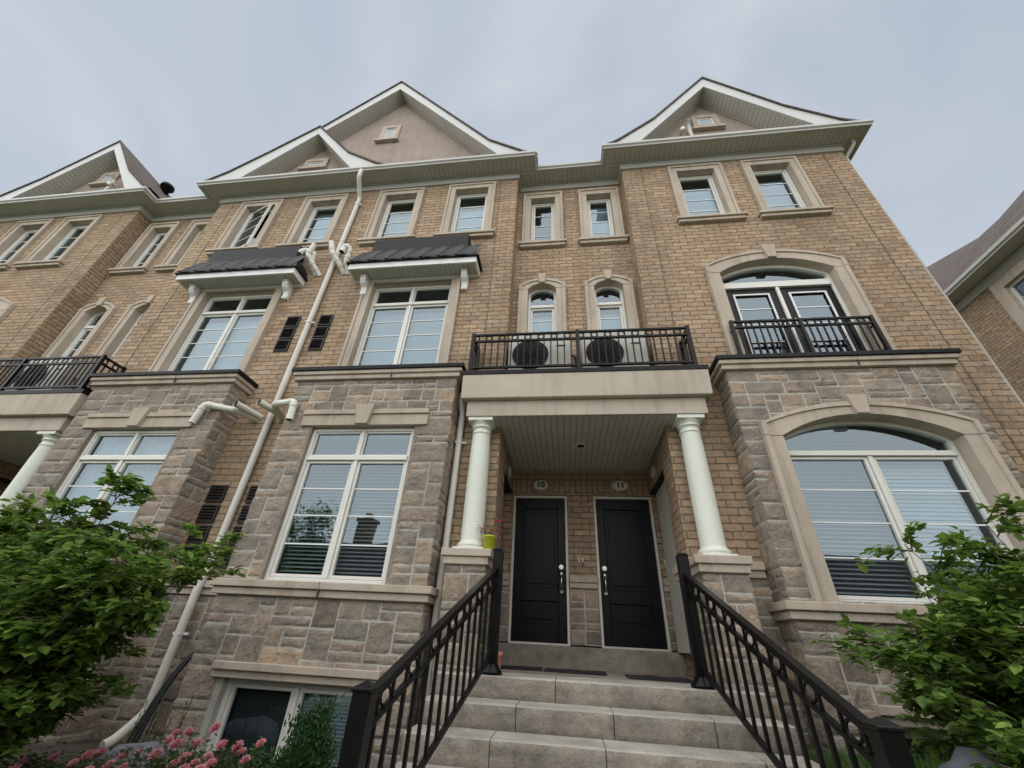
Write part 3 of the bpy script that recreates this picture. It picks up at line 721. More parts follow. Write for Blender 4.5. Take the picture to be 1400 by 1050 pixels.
for i,(a,c) in enumerate(F2):
    w=window(H_L,a,c,3.31,5.46,YB+.09,2,'glass','shade',trans=5.03,muntin_y=4)
    m=MB(); q=.17
    for s_,e in ((a,-1),(c,1)):
        m=MB(); m.box(min(s_,s_+e*(q-.05)),max(s_,s_+e*(q-.05)),YB-.04,YB+.09,3.34,5.56); m.box(min(s_+e*(q-.05),s_+e*q),max(s_+e*(q-.05),s_+e*q),YB-.062,YB+.09,3.34,5.56); m.build('jamb','cast',w,bevel=.006)
    MB().box(a,c,YB+.02,YB+.10,5.462,5.60).build('window_head','cast',w)
bay(H_L,*b0,10,inside='curtain'); bay(H_L,*b1,20)
# awnings
for (x0,x1) in ((-7.29,-4.86),(-3.80,-1.44)):
    aw=MB(); path=[(x0+.0,YB),(x0+.0,4.70),(x1-.0,4.70),(x1-.0,YB)]
    aw.sweep(path,[(-.03,5.53),(0,5.53),(0,5.665),(-.03,5.665)]); a_o=aw.build('awning','white',H_L,bevel=.004)
    s=MB(); s.face([(x0+.03,4.73,5.56),(x0+.03,YB,5.56),(x1-.03,YB,5.56),(x1-.03,4.73,5.56)]); s.build('awning_soffit','soffit_white',a_o)
    MB().box(x0+.03,x1-.03,YB-.05,YB,5.50,5.56).build('awning_ledger','vinyl',a_o)
    # concave metal roof: front and two hips, laid in lapped panels
    prof=[(0,0),(.016,.09),(.036,.20),(.062,.31),(.092,.41),(.125,.50)]   # (inward, up)
    z0=5.67; yb=4.66; rf=MB(); n=5
    def ring(t): i,u=prof[t]; return (x0-.04+i*2.3,x1+.04-i*2.3,yb+i*1.5,z0+u)
    for t in range(n):
        A0=ring(t);A1=ring(t+1)
        rf.face([(A0[0],A0[2],A0[3]),(A0[1],A0[2],A0[3]),(A1[1],A1[2],A1[3]),(A1[0],A1[2],A1[3])],smooth=False)
        rf.face([(A0[1],A0[2],A0[3]),(A0[1],YB,A0[3]),(A1[1],YB,A1[3]),(A1[1],A1[2],A1[3])]); rf.face([(A0[0],YB,A0[3]),(A0[0],A0[2],A0[3]),(A1[0],A1[2],A1[3]),(A1[0],YB,A1[3])])
    rf.box(x0-.045,x1+.045,yb-.005,YB,z0-.012,z0+.012)
    T=ring(5); rf.box(T[0]-.0,T[1]+.0,T[2]-.005,YB,T[3]-.02,T[3]+.30)
    rf.build('awning_roof','flash',a_o)
    npan=7
    for k in range(npan):
        wd=(x1-x0-.1)/npan; xa=x0+.05+wd*k; sm_=MB()
        pts=[]
        for q in range(9):
            f=q/8*4; t=min(3,int(f)); A0=ring(t);A1=ring(t+1); u=f-t
            pts.append((xa+wd*1.15*(q/8)**.75-(.1*wd if k==npan-1 else 0)*q/8,A0[2]+(A1[2]-A0[2])*u-.006,A0[3]+(A1[3]-A0[3])*u+.004))
        V=[];F=[]
        for q,p in enumerate(pts):     # a lapped metal scale: thin wedge whose free edge follows the curve
            V+=[(p[0],p[1]-.002,p[2]),(p[0]+wd*.8*(1-q/8*.7),p[1]+.002,p[2]),(p[0],p[1]-.045,p[2]-.016),]
        for q in range(8):
            i=q*3; F+=[(i,i+3,i+5,i+2),(i+2,i+5,i+4,i+1)]
        sm_.faces(V,F); sm_.build('awning_scale','scale',a_o)
    for xb in (x0+.24,x1-.24):
        bk=MB(); pr=[(YB,5.555),(YB,5.18),(4.985,5.18),(4.975,5.22),(4.99,5.27),(4.97,5.33),(4.90,5.38),(4.86,5.44),(4.86,5.50),(4.84,5.505),(4.84,5.555)]
        bk.prism_x(list(reversed(pr)),xb-.055,xb+.055); bk.build('bracket','white',a_o,bevel=.008)
# belt / stone below between bays
for (xa,xb,zt,sd) in ((-4.98,-3.89,.30,61),(-8.0,-7.38,.30,62),(-1.49,-1.15,.69,63)):
    st=MB(); stone(st,xa,xb,-1.75,zt,front(YB-.004),sd,maxw=3); st.build('stone_facing','stone',H_L,tone=True)
for a_,e_,z_ in ((-4.98,-3.89,.30),(-8.0,-7.38,.30),(-1.49,-1.0,.69)): MB().box(a_,e_,YB-.003,YB+.02,-1.75,z_).build('stone_mortar','mortar',H_L)
s=MB()
for (xa,xb,zz) in ((-4.90,-3.97,.30),(-8.0,-7.46,.30)):
    s=MB(); s.box(xa,xb,YB-.04,YB+.02,zz,zz+.075); s.box(xa,xb,YB-.075,YB+.02,zz+.0755,zz+.15); s.build('belt_course','cast',H_L,bevel=.006)
s=MB(); s.box(-1.47,-1.39,YB-.04,YB+.02,.69,.765); s.box(-1.47,-1.39,YB-.075,YB+.02,.7655,.845)
s.build('belt_course','cast',H_L,bevel=.006)
eaves(H_L,5,6); 
gable(H_L,[(-8.45,8.84),(-7.9,9.22),(-7.15,9.90),(-6.10,11.06),(-4.35,13.30),(-1.53,9.62),(-.72,9.0),(-.42,8.84)],[(-7.75,8.79),(-4.31,12.90),(-1.10,8.79)],yf=4.78,yw=5.12,win=(-4.50,-4.24,10.86,11.42))
sub=[(-8.45,8.84),(-7.9,9.22),(-7.15,9.95),(-6.10,11.05),(-4.93,9.62),(-4.15,9.06),(-3.8,8.84)]
gable(H_L,sub,[(-7.62,8.79),(-6.04,10.72),(-4.56,8.79)],yf=4.74,yw=5.08,yback=5.6,win=(-6.22,-5.85,9.75,10.0))
# ---- recessed entrance sections
def recess(name,label,i0,i1,full):
    h=empty(name,None,label,'townhouse',HG); x0,x1=-.86,1.345; c=[-.33,.855]
    b=MB(); holes=[]
    for q in c: holes+=[(q-.255,q+.255,6.72,8.20),(q-.255,q+.255,4.25,5.68)]
    wall_y(b,x0,x1,2.6,ZTOP,YM,holes,.12)
    for q in c: spandrel(b,q-.255,q+.255,5.45,.13,5.68,YM)
    # porch interior: side piers, back wall, lintels
    yb=6.70
    b.face([(x0,YB,-1.75),(x0,5.62,-1.75),(x0,5.62,2.7),(x0,YB,2.7)])
    b.face([(x1,YB,-1.75),(x1,YB,2.7),(x1,5.55,2.7),(x1,5.55,-1.75)])
    b.face([(x0,5.62,-.3),(x0-.5,5.62,-.3),(x0-.5,5.62,2.7),(x0,5.62,2.7)]); b.face([(x1,5.55,-.3),(x1,5.55,2.7),(x1+.5,5.55,2.7),(x1+.5,5.55,-.3)])
    b.face([(x0,5.62,2.1),(x0,yb,2.1),(x0,yb,2.7),(x0,5.62,2.7)]); b.face([(x1,5.55,2.1),(x1,5.55,2.7),(x1,yb,2.7),(x1,yb,2.1)])
    wall_y(b,x0-.42,1.52,-.0,2.7,yb,[(-.84,.03,-.001,2.07),(.455,1.365,-.001,2.07)],.16)
    b.face([(x0-.42,5.62,-.3),(x0-.42,yb,-.3),(x0-.42,yb,2.7),(x0-.42,5.62,2.7)])
    b.face([(1.52,5.55,-.3),(1.52,5.55,2.7),(1.52,yb,2.7),(1.52,yb,-.3)])
    b.build('brick_wall','brick',h)
    sd=MB()   # soldier course over the doors
    sd.face([(x0,yb-.004,2.10),(x1,yb-.004,2.10),(x1,yb-.004,2.33),(x0,yb-.004,2.33)],[(2.10,x0),(2.10,x1),(2.335,x1),(2.335,x0)]); sd.build('soldier_course','brick',h)
    v=MB(); v.box(x0-.42,x0-.001,5.63,yb-.001,2.095,2.15); v.build('passage_ceiling','dark',h); v=MB(); v.box(x1+.001,1.519,5.56,yb-.001,2.095,2.15); v.build('passage_ceiling','dark',h)
    # stone dado and concrete plinth
    zb=.70
    segs=[(x0-.42,-.86,1),(-.86+.0,-.845,0),(.045,.445,1),(1.375,1.52,1)]
    for a,e,ok in segs:
        if ok and e-a>.1: st=MB(); stone(st,a,e,0,zb,front(yb-.004),71+int(a*10),maxw=2); st.build('stone_facing','stone',h,tone=True)
    for (xx,sg,ya,ye) in ((x0,1,YB,5.62),(x1,-1,YB,5.55)):
        P_=sidep(xx,1) if sg>0 else (lambda u,z,d:(x1-d,YB+5.55-u,z))
        st=MB(); stone(st,ya,ye,-.27,zb,P_,77,maxw=3); st.build('stone_facing','stone',h,tone=True)
    for a,e,ok in segs:
        if ok: MB().box(a,e,yb-.003,yb+.02,0,zb).build('stone_mortar','mortar',h)
    MB().box(x0-.01,x0+.003,YB+.005,5.615,-.27,zb).build('stone_mortar','mortar',h); MB().box(x1-.003,x1+.01,YB+.005,5.545,-.27,zb).build('stone_mortar','mortar',h)
    for a,e,ok in segs:
        if ok: MB().box(a,e,yb-.045,yb+.02,zb,.775).box(a,e,yb-.07,yb+.02,.7755,.865).build('belt_course','cast',h,bevel=.006)
    s=MB(); s.box(x0-.02,x0+.045,YB+.0,5.63,zb-.01,.765); s.box(x0-.02,x0+.07,YB-.0,5.65,.7655,.845); s.build('belt_course','cast',h,bevel=.006); s=MB()
    s.box(x1-.045,x1+.02,YB+.0,5.56,zb-.01,.765); s.box(x1-.07,x1+.02,YB-.0,5.58,.7655,.845)
    s.build('belt_course','cast',h,bevel=.006)
    p=MB(); p.box(x0-.42,1.52,yb-.05,yb+.2,-.3,-.02); p.build('door_plinth','concrete',h,bevel=.01)
    fl=MB(); fl.box(x0-.001,x1+.001,YB,6.66,-.40,-.268); fl.box(x0-.42,1.52,5.63,6.66,-.40,-.2685); fl.build('porch_floor','concrete',h)
    # doors
    for di,(a,e,hx) in enumerate(((-.84,.03,1),(.455,1.365,-1))):
        y=yb+.035
        f=MB(); w=.035; f.box(a,a+w,y-.045,y+.1,-.02,2.06); f.box(e-w,e,y-.045,y+.1,-.02,2.06); f.box(a+w,e-w,y-.045,y+.1,2.025,2.06); f.box(a+w,e-w,y-.03,y+.1,-.02,.005)
        d0=f.build('door','downpipe',h,bevel=.004); d0['label']='black panelled front door under number %s'%('10' if di==0 else '11') if full else 'dark front door deep in the porch'
        l=MB(); q0,q1=a+w+.003,e-w-.003; yl=y+.03
        px0,px1=q0+.12,q1-.12; zz=[(.24,.52),(.70,1.86)]
        # stiles and rails around sunk panels
        xs=[q0,px0,px1,q1]; l.box(q0,px0,yl-.022,yl+.03,.006,2.02); l.box(px1,q1,yl-.022,yl+.03,.006,2.02)
        for z0_,z1_ in ((.006,.24),(.52,.70),(1.86,2.02)): l.box(px0,px1,yl-.022,yl+.03,z0_,z1_)
        for z0_,z1_ in zz:
            l.box(px0,px1,yl+.0,yl+.03,z0_,z1_); l.box(px0+.05,px1-.05,yl-.014,yl+.01,z0_+.05,z1_-.05)
        l.build('door_leaf','door',d0,bevel=.006)
        hk=MB(); x=q1-.07 if hx>0 else q0+.07
        hk.tube([(x,yl-.02,.985),(x,yl-.045,.985)],.034,14); hk.tube([(x,yl-.045,.985),(x,yl-.055,.985)],.018,12)
        hk.lathe(x,yl-.03,[(.006,.93),(.03,.92),(.032,.88),(.024,.84),(.008,.82)],12)
        hk.tube([(x,yl-.05,.87),(x,yl-.085,.83),(x,yl-.09,.76),(x,yl-.07,.67),(x,yl-.035,.655)],.011,8)
        hk.tube([(x,yl-.022,.655),(x,yl-.035,.655)],.022,12); hk.build('door_handle','chrome',d0)
    # side passage door casing seen at the right
    f=MB(); f.box(1.44,1.515,5.9,6.648,-.02,2.09); f.build('side_door_casing','downpipe',h)
    # windows
    for q in c:
        o=window(h,q-.255,q+.255,6.72,8.20,YM+.10,1,'glass','none' if q<0 else 'shadehalf',muntin_y=3); surround(o,q-.255,q+.255,6.715,8.205,YM,w=.165,sillw=.06)
        o=window(h,q-.255,q+.255,4.25,5.45,YM+.10,1,'glass','shadehalf' if q<0 else 'shade',trans=5.13,arched=.13,muntin_y=2)
        arch_surround(o,q-.255,q+.255,4.25,5.45,.13,YM,w=.165,orise=.17,oz=5.53,back=.11,key=.14,keyrise=.085)
    eaves(h,i0,i1)
    rf=MB(); rf.face([(x0-.45,YM-.40,8.82),(x1+.45,YM-.40,8.82),(x1+.45,11,12.3),(x0-.45,11,12.3)]); rf.build('roof','shingle',h)
    return h
H_M=recess('townhouse','narrow recessed brick section with four small windows above doors 10 and 11',6,9,True)
MB.xf=(-9.35,1,0)
def _ev(h,i0,i1): pass
_e=eaves
def eaves(par,i0,i1):
    s=MB.xf; MB.xf=(0,1,0); _e(par,i0,i1); MB.xf=s
H_M2=recess('townhouse','narrow recessed brick section above the balcony cut by the left frame edge',3,5,False)
MB.xf=(0,1,0); eaves=_e
# bulk behind so nothing is hollow
MB().box(-14.4,5.55,7.3,12,-1.7,8.7).build('rear_wall','brick',H_L)
v=MB(); v.prism([(-9.9,10.6),(-9.55,10.6),(-9.55,10.85),(-9.9,10.85)],7,7.4)
v=MB(); v.lathe(-12.05,6.1,[(.10,10.9),(.12,11.36),(.18,11.38),(.18,11.47),(.10,11.52)],12); v.build('roof_vent','black',H_N)
# ================================================================== PORCH
def porch():
    p=empty('porch_canopy',None,'beige stucco porch canopy on two round columns over doors 10 and 11','porch','porch canopies')
    yf=4.72; X0,X1=-1.29,1.80
    path=[(X0,YB),(X0,yf),(X1,yf),(X1,YB)]
    b=MB(); b.sweep(path,[(-.26,2.515),(0,2.515),(0,2.75),(-.26,2.75)]); b.build('beam','beam',p,bevel=.008)
    s=MB(); s.sweep(path,[(-.3,2.7505),(.08,2.7505),(.09,3.12),(-.3,3.12)]); s.box(X0+.2,X1-.2,yf+.2,YM,2.9,3.12); s.build('slab','beam',p,bevel=.01)
    f=MB(); f.sweep(path,[(-.3,3.1205),(.10,3.1205),(.10,3.185),(-.3,3.20)]); f.box(X0+.2,X1-.2,yf+.2,YM,3.122,3.198); f.build('slab_flashing','flash',p,bevel=.003)
    c=MB(); c.face([(X0+.03,yf+.03,2.511),(X0+.03,YB,2.511),(X1-.03,YB,2.511),(X1-.03,yf+.03,2.511)],None)
    c.face([(-.86,YB,2.512),(-.86,6.70,2.512),(1.345,6.70,2.512),(1.345,YB,2.512)])
    c.build('soffit','soffit_white',p)
    for cx in (-1.09,1.585):
        cy=4.90
        pr=[(.165,.845),(.165,.875),(.158,.88),(.168,.895),(.168,.915),(.150,.935),(.136,.95),(.132,.97),(.132,1.6),(.126,2.1),(.118,2.30),(.118,2.305),(.128,2.31),(.128,2.325),(.118,2.33),(.118,2.385),(.135,2.39),(.137,2.405),(.125,2.412),(.13,2.43),(.155,2.455),(.16,2.465)]
        co=MB(); co.lathe(cx,cy,pr,28); o=co.build('column','column',p); 
        MB().box(cx-.165,cx+.165,cy-.165,cy+.14,2.465,2.514).build('capital','column',o,bevel=.005)
        MB().box(cx-.175,cx+.175,cy-.175,cy+.145,.846,.872).build('base','column',o,bevel=.005)
        x0,x1=cx-.22,cx+.22; y0=4.72
        pm=MB(); pm.box(x0,x1,y0,YB-.002,-1.7,.685); pi=pm.build('pier','mortar',p)
        st=MB(); stone(st,x0,x1,-1.7,.685,front(y0),int(cx*50)+200,maxw=3)
        stone(st,y0,YB-.01,-1.7,.685,sidep(x1,1),210,maxw=3); stone(st,y0,YB-.01,-1.7,.685,(lambda q:(lambda u,z,d:(q-d,y0+YB-u,z)))(x0),220,maxw=3)
        st.build('stone_facing','stone',pi,tone=True)
        k=MB(); k.box(cx-.25,cx+.25,y0-.035,YB+.0,.685,.765); k.box(cx-.28,cx+.28,y0-.06,YB-.0,.7655,.845); k.build('pier_cap','cast',pi,bevel=.008)
    r=bpy.data.objects.new('balcony_railing',None); C.objects.link(r); r.parent=p
    zt,zb=3.85,3.25; Y=4.67; A,B=-1.30,1.76; mid=.23
    for x,yy in ((A,Y),(mid,Y),(B,Y),(A,YB-.025),(B,YB-.025)): MB().box(x-.025,x+.025,yy-.025,yy+.025,3.19,zt+.03).build('post','black',r)
    rail_panel(r,lambda s,z:(A+s,Y,z),mid-A,zt,zb,.098,2,.040,.12); rail_panel(r,lambda s,z:(mid+s,Y,z),B-mid,zt,zb,.098,2,.040,.12)
    rail_panel(r,lambda s,z:(A,Y+s,z),YB-Y,zt,zb,.098,2,.040,.12); rail_panel(r,lambda s,z:(B,Y+s,z),YB-Y,zt,zb,.098,2,.040,.12)
    return p
P1=porch()
P2=copytree(P1,-9.35,-.15); P2['label']='porch canopy with one column and black railing cut by the left frame edge'
# recessed light in canopy
def downlight(dx,dz,label):
    l=MB(); x,y,z=.25+dx,5.68,2.512+dz; ring_=[(.085,z-.012),(.085,z-.001),(.06,z-.001),(.055,z-.012)]
    v=[];n=20
    l.lathe(x,y,[(.085,z-.001),(.088,z-.012),(.062,z-.014),(.058,z-.004)],n)
    o=l.build('recessed_light','white'); MB().lathe(x,y,[(.056,z-.0155),(.056,z-.014)],n).build('lamp_recess','dark',o)
    tag(o,label,'ceiling light','recessed porch lights')
downlight(0,0,'round recessed light in the white porch ceiling above doors 10 and 11')
# AC units
def ac():
    o=empty('air_conditioner',None,'beige outdoor air conditioner behind the left half of the balcony railing','air conditioner','air conditioners on the balcony')
    x0,x1,y0,y1,z0,z1=-.80,.14,4.93,5.27,3.24,4.07
    b=MB(); b.box(x0,x1,y0,y1,z0,z1); b.build('casing','ac',o,bevel=.015)
    cx,cz,r=-.47,3.66,.27
    d=MB(); n=28; d.faces([(cx+r*math.cos(2*math.pi*k/n),y0-.004,cz+r*math.sin(2*math.pi*k/n)) for k in range(n)],[tuple(range(n))]); f=d.build('fan_opening','dark',o)
    g=MB()
    for q in range(1,8): g.tube([(cx+r*q/7*math.cos(2*math.pi*k/24),y0-.012,cz+r*q/7*math.sin(2*math.pi*k/24)) for k in range(25)],.004,4,False)
    for k in range(8): a=math.pi*k/8; g.bar((cx+r*math.cos(a),y0-.013,cz+r*math.sin(a)),(cx-r*math.cos(a),y0-.013,cz-r*math.sin(a)),.006,.006)
    g.build('fan_grille','black',o)
    MB().box(x1-.22,x1-.08,y0-.006,y0+.01,3.80,3.825).build('handle_slot','black',o)
    MB().tube([(x1+.01,5.1,3.75),(x1+.07,5.1,3.7),(x1+.09,5.15,3.5),(x1+.05,5.2,3.3),(x1+.1,5.37,3.25)],.017,6).build('hose','black',o)
    MB().box(x0+.1,x0+.18,y0,y1,3.195,3.24).box(x1-.18,x1-.1,y0,y1,3.195,3.24).build('foot','black',o)
    return o
A1=ac(); A2=copytree(A1,1.10,0); A2['label']='beige outdoor air conditioner behind the right half of the balcony railing'
A3=copytree(A1,-8.75,-.15); A3['label']='dark fronted outdoor unit behind the railing at the left frame edge'
# number plaques
def plaque(x,y,z,txt,label,rot=0):
    n=28; b=MB(); a_,c_=.128,.085
    def loc(u,d,w): return (x+u*math.cos(rot)-d*math.sin(rot)*-1*0, y, z)
    o=bpy.data.objects.new('number_plaque',None)
    C.objects.link(o); o.location=(x,y,z); o.rotation_euler=(0,0,rot); tag(o,label,'house number','house number plaques')
    v=[(a_*math.cos(2*math.pi*k/n),-.012,c_*math.sin(2*math.pi*k/n)) for k in range(n)]+[(a_*math.cos(2*math.pi*k/n),.003,c_*math.sin(2*math.pi*k/n)) for k in range(n)]
    b.faces(v,[tuple(range(n))]+[(k,k+n,(k+1)%n+n,(k+1)%n) for k in range(n)]); b.build('oval_plate','plaque',o,bevel=.003)
    r=MB(); r.tube([(a_*.93*math.cos(2*math.pi*k/n),-.013,c_*.9*math.sin(2*math.pi*k/n)) for k in range(n+1)],.0025,4,False); r.build('border','mortar',o)
    if txt:
        cu=bpy.data.curves.new('digits','FONT'); cu.body=txt; cu.size=.125; cu.align_x='CENTER'; cu.align_y='CENTER'; cu.extrude=.003; cu.offset=.0045; cu.space_character=1.1
        t=bpy.data.objects.new('digits_curve',cu); me=bpy.data.meshes.new_from_object(t); bpy.data.objects.remove(t)
        me.transform(Matrix.Translation((0,-.015,0))@Matrix.Rotation(R(90),4,'X')); me.materials.clear(); me.materials.append(M['digit'])
        t=bpy.data.objects.new('digits',me); C.objects.link(t); t.parent=o
    return o
plaque(-.395,6.692,2.24,'10','oval number plaque reading 10 above the left black door')
plaque(.905,6.692,2.24,'11','oval number plaque reading 11 above the right black door')
plaque(1.340,6.15,2.27,'','oval number plaque on the side wall right of door 11',R(-90)); plaque(-.855,6.15,2.27,'','oval number plaque on the side wall left of door 10',R(90))
for x,l in ((.19,'left of the two small white doorbells on the brick between the doors'),(.245,'right of the two small white doorbells on the brick between the doors'),(1.44,'small white doorbell on the brick right of door 11')):
    b=MB(); b.box(x-.010,x+.010,6.68,6.70,1.055,1.12); o=b.build('doorbell','white',None,bevel=.003); tag(o,l,'doorbell','doorbells beside the doors')
    MB().lathe(0,0,[(.001,0),(.001,.001)],6).v  # noqa
    q=MB(); q.box(x-.004,x+.004,6.676,6.681,1.082,1.092); q.build('button','mortar',o)
# ================================================================== STEPS
XS0,XS1=-1.23,1.67; rz,tr_=.166,.335; z0=-.27; y1=4.50
stp=empty('front_steps',None,'broad weathered concrete steps climbing between black railings to doors 10 and 11','steps')
rg=random.Random(3)
def rockface(mb,x0,x1,y,zt,zb,sd):
    nx=int((x1-x0)/.03); nz=6; V=[];F=[]
    for q in range(nz+1):
        for p in range(nx+1):
            X=x0+(x1-x0)*p/nx; Z=zb+(zt-zb)*q/nz; e=min(p,nx-p)
            d=.011*noise.noise(Vector((X*4,Z*9,sd)))+.012*abs(noise.noise(Vector((X*13,Z*16,sd+5))))
            edge=(0 if q==nz else (1 if 0<q else .6))
            V.append((X,y-.006-d*edge-(.012 if 0<q<nz else 0)*(1 if 0<e else 0)+(.006*noise.noise(Vector((X*25,sd,1))) if q==nz else 0),Z+(.004*noise.noise(Vector((X*14,sd,7))) if q==nz else 0)))
    for q in range(nz):
        for p in range(nx): k=q*(nx+1)+p; F.append((k,k+1,k+nx+2,k+nx+1))
    mb.faces(V,F,smooth=True)
for k in range(8):
    zt=z0-rz*k; yf_=y1-tr_*k; yb_=yf_+tr_+.02 if k else 5.05
    s=MB(); cuts=[XS0]; x=XS0+rg.uniform(.55,.95)
    while x<XS1-.3: cuts.append(x); x+=rg.uniform(.75,1.05)
    cuts.append(XS1)
    if k==0: cuts=[XS0,-.15+.0,1.05,XS1] ; cuts=[XS0,-.12,XS1]
    for a,b in zip(cuts,cuts[1:]):
        a+=.003; b-=.003
        rockface(s,a,b,yf_,zt-.012,zt-rz+.0,k*3.1+a)
        # rounded nose and tread with slight waviness
        n=max(4,int((b-a)/.06)); V=[]; td=MB()
        for p in range(n+1):
            X=a+(b-a)*p/n; w=.004*noise.noise(Vector((X*14,k*3.1+a,7))); w2=.006*noise.noise(Vector((X*25,k*3.1+a,1)))
            V+=[(X,yf_-.006+w2,zt-.012+w),(X,yf_+.008,zt-.001),(X,yb_,zt)]
        F=[]
        for p in range(n): F+=[(p*3,(p+1)*3,(p+1)*3+1,p*3+1),(p*3+1,(p+1)*3+1,(p+1)*3+2,p*3+2)]
        td.faces(V,F,smooth=False); td.build('tread','tread',stp)
        zl=zt-rz
        s.face([(a,yf_,zl),(a,yf_,zt-.012),(a,yf_+.008,zt-.001),(a,yb_,zt),(a,yb_,zl)]); s.face([(b,yf_,zl),(b,yb_,zl),(b,yb_,zt),(b,yf_+.008,zt-.001),(b,yf_,zt-.012)])
    s.build('step','concrete',stp)
MB().box(XS0+.02,XS1-.02,4.53,5.04,-1.7,-.45).build('step_base','concrete',stp)
# mats
def mat_(name,x0,x1,y0,y1,rot,label,lift=.0):
    b=MB(); n=8
    V=[];F=[]
    cx,cy=(x0+x1)/2,(y0+y1)/2
    for j in range(3):
        for i in range(n+1):
            X=x0+(x1-x0)*i/n-cx; Y=y0+(y1-y0)*j/2-cy; z=-.268+.012+lift*abs(math.sin(i*.8+j))*.5
            V.append((cx+X*math.cos(rot)-Y*math.sin(rot),cy+X*math.sin(rot)+Y*math.cos(rot),z))
    m=len(V); V+=[(a,b_,-.267) for a,b_,_ in V]
    for j in range(2):
        for i in range(n): k=j*(n+1)+i; F.append((k,k+1,k+n+2,k+n+1))
    for i in range(n): F.append((m+i,m+i+1,i+1,i)); k=2*(n+1)+i; F.append((k,k+1,m+k+1,m+k))
    for j in range(2): a=j*(n+1); F.append((m+a,a,a+n+1,m+a+n+1)); a+=n; F.append((a,m+a,m+a+n+1,a+n+1))
    b.faces(V,F); o=b.build(name,'rubber'); tag(o,label,'doormat','doormats on the landing')
mat_('doormat',-.80,-.31,5.55,6.1,.06,'leftmost black rubber doormat on the landing before door 10',.01)
mat_('doormat',-.27,.42,5.5,6.0,-.05,'middle black rubber doormat on the landing between the two doors',.016)
mat_('doormat',.62,1.27,5.2,5.75,-.04,'rightmost black rubber doormat on the landing before door 11',.016)
# ================================================================== STAIR RAILINGS
def stair_rail(xt,xb,label,twist):
    o=empty('stair_railing',None,label,'railing','black stair railings')
    yt,yb_=4.62,2.53; ztop=.66; zlow=-.09; sl=.455
    def P(s,dz):   # s 0 top..1 bottom
        return (xt+(xb-xt)*s,yt+(yb_-yt)*s,ztop-(yt-yb_)*s*sl+dz)
    n=9; t=MB()
    t.box(xt-.05,xt+.05,yt-.05,yt+.05,-.27,.815); t.prism([(xt-.055,.815),(xt+.055,.815),(xt+.03,.84),(xt-.03,.84)],yt-.055,yt+.055); a=t.build('post','black',o,bevel=.004)
    MB().lathe(xt,yt,[(.10,-.268),(.10,-.245),(.075,-.22),(.06,-.19),(.052,-.185)],16).build('base_flange','black',a)
    zb=-.255; t=MB(); t.box(xb-.05,xb+.05,yb_-.05,yb_+.05,-1.27,zb); V=[(xb-.058,yb_-.058,zb),(xb+.058,yb_-.058,zb),(xb+.058,yb_+.058,zb),(xb-.058,yb_+.058,zb),(xb-.058,yb_-.058,zb+.018),(xb+.058,yb_-.058,zb+.018),(xb+.058,yb_+.058,zb+.018),(xb-.058,yb_+.058,zb+.018),(xb,yb_,zb+.05)]
    t.faces(V,[(0,3,2,1),(0,1,5,4),(1,2,6,5),(2,3,7,6),(3,0,4,7),(4,5,8),(5,6,8),(6,7,8),(7,4,8)]); a=t.build('post','black',o,bevel=.004)
    MB().lathe(xb,yb_,[(.10,-1.268),(.10,-1.245),(.075,-1.22),(.06,-1.19)],16).build('base_flange','black',a)
    r=MB(); r.bar(P(0,0),P(1,0),.062,.022); r.bar(P(0,-.026),P(1,-.026),.042,.032); r.build('top_rail','black',o,bevel=.005)
    MB().bar(P(0,-.15),P(1,-.15),.036,.028).build('middle_rail','black',o,bevel=.003)
    MB().bar(P(0,-.75),P(1,-.75),.036,.03).build('bottom_rail','black',o,bevel=.003)
    N_=15
    ax=Vector((xb-xt,yb_-yt,0)).normalized()
    for i in range(1,N_):
        s=i/N_; b=MB(); b.bar(P(s,-.735),P(s,-.155),.021,.021,tuple(ax)); 
        b.bar(P(s,-.14),P(s,-.036),.016,.016,tuple(ax)); b.build('baluster','black',o)
    for i in range(1,N_,2):
        s=(i+.5)/N_; c=Vector(P(s,-.092)); k=MB(); d=ax.copy(); d.z=-sl*.0
        k.tube([tuple(c+ax*.052*math.cos(q*math.pi/8)+Vector((0,0,.044*math.sin(q*math.pi/8)))) for q in range(17)],.0085,6,False); k.build('ring','black',o)
    # support leg in the middle
    s=.62; p=P(s,-.75); zz=-.27-rz*math.ceil((4.5-p[1])/tr_)
    b=MB(); b.bar(p,(p[0],p[1],zz),.024,.024,tuple(ax)); b.lathe(p[0],p[1],[(.03,zz),(.03,zz+.03),(.018,zz+.045)],10); b.build('support_leg','black',o)
stair_rail(-.72,-1.045,'black metal stair railing with rings on the left side of the steps',1)
stair_rail(1.17,1.385,'black metal stair railing with rings on the right side of the steps',1)
# ================================================================== PIPES
def pipe(name,path,r,mat,label,cat,group,n=12,extra=None,square=False):
    o=MB(); o.tube(path,r,n); ob=o.build(name,mat); tag(ob,label,cat,group)
    if extra: extra(ob)
    return ob
def straps(ob,pts,w,depth):
    for (x,y,z) in pts:
        b=MB(); b.box(x-w,x+w,y-depth,y+.02,z-.012,z+.012); b.box(x+w,x+w+.06,y-.005,y+.02,z-.012,z+.012); b.build('strap','white',ob)
def smooth_path(pts,r=.08,k=4):
    out=[pts[0]]
    for a,b,c in zip(pts,pts[1:],pts[2:]):
        a,b,c=Vector(a),Vector(b),Vector(c); p=b+(a-b).normalized()*min(r,(a-b).length/2); q=b+(c-b).normalized()*min(r,(c-b).length/2)
        for i in range(k+1):
            t=i/k; out.append(tuple(p*(1-t)**2+b*2*t*(1-t)+q*t*t))
    out.append(pts[-1]); return out
xp=-4.38
def dpx(ob): straps(ob,[(xp,YB-.06,4.55),(xp,YB-.06,7.95),(xp,YB-.09,-.10)],.045,.05)
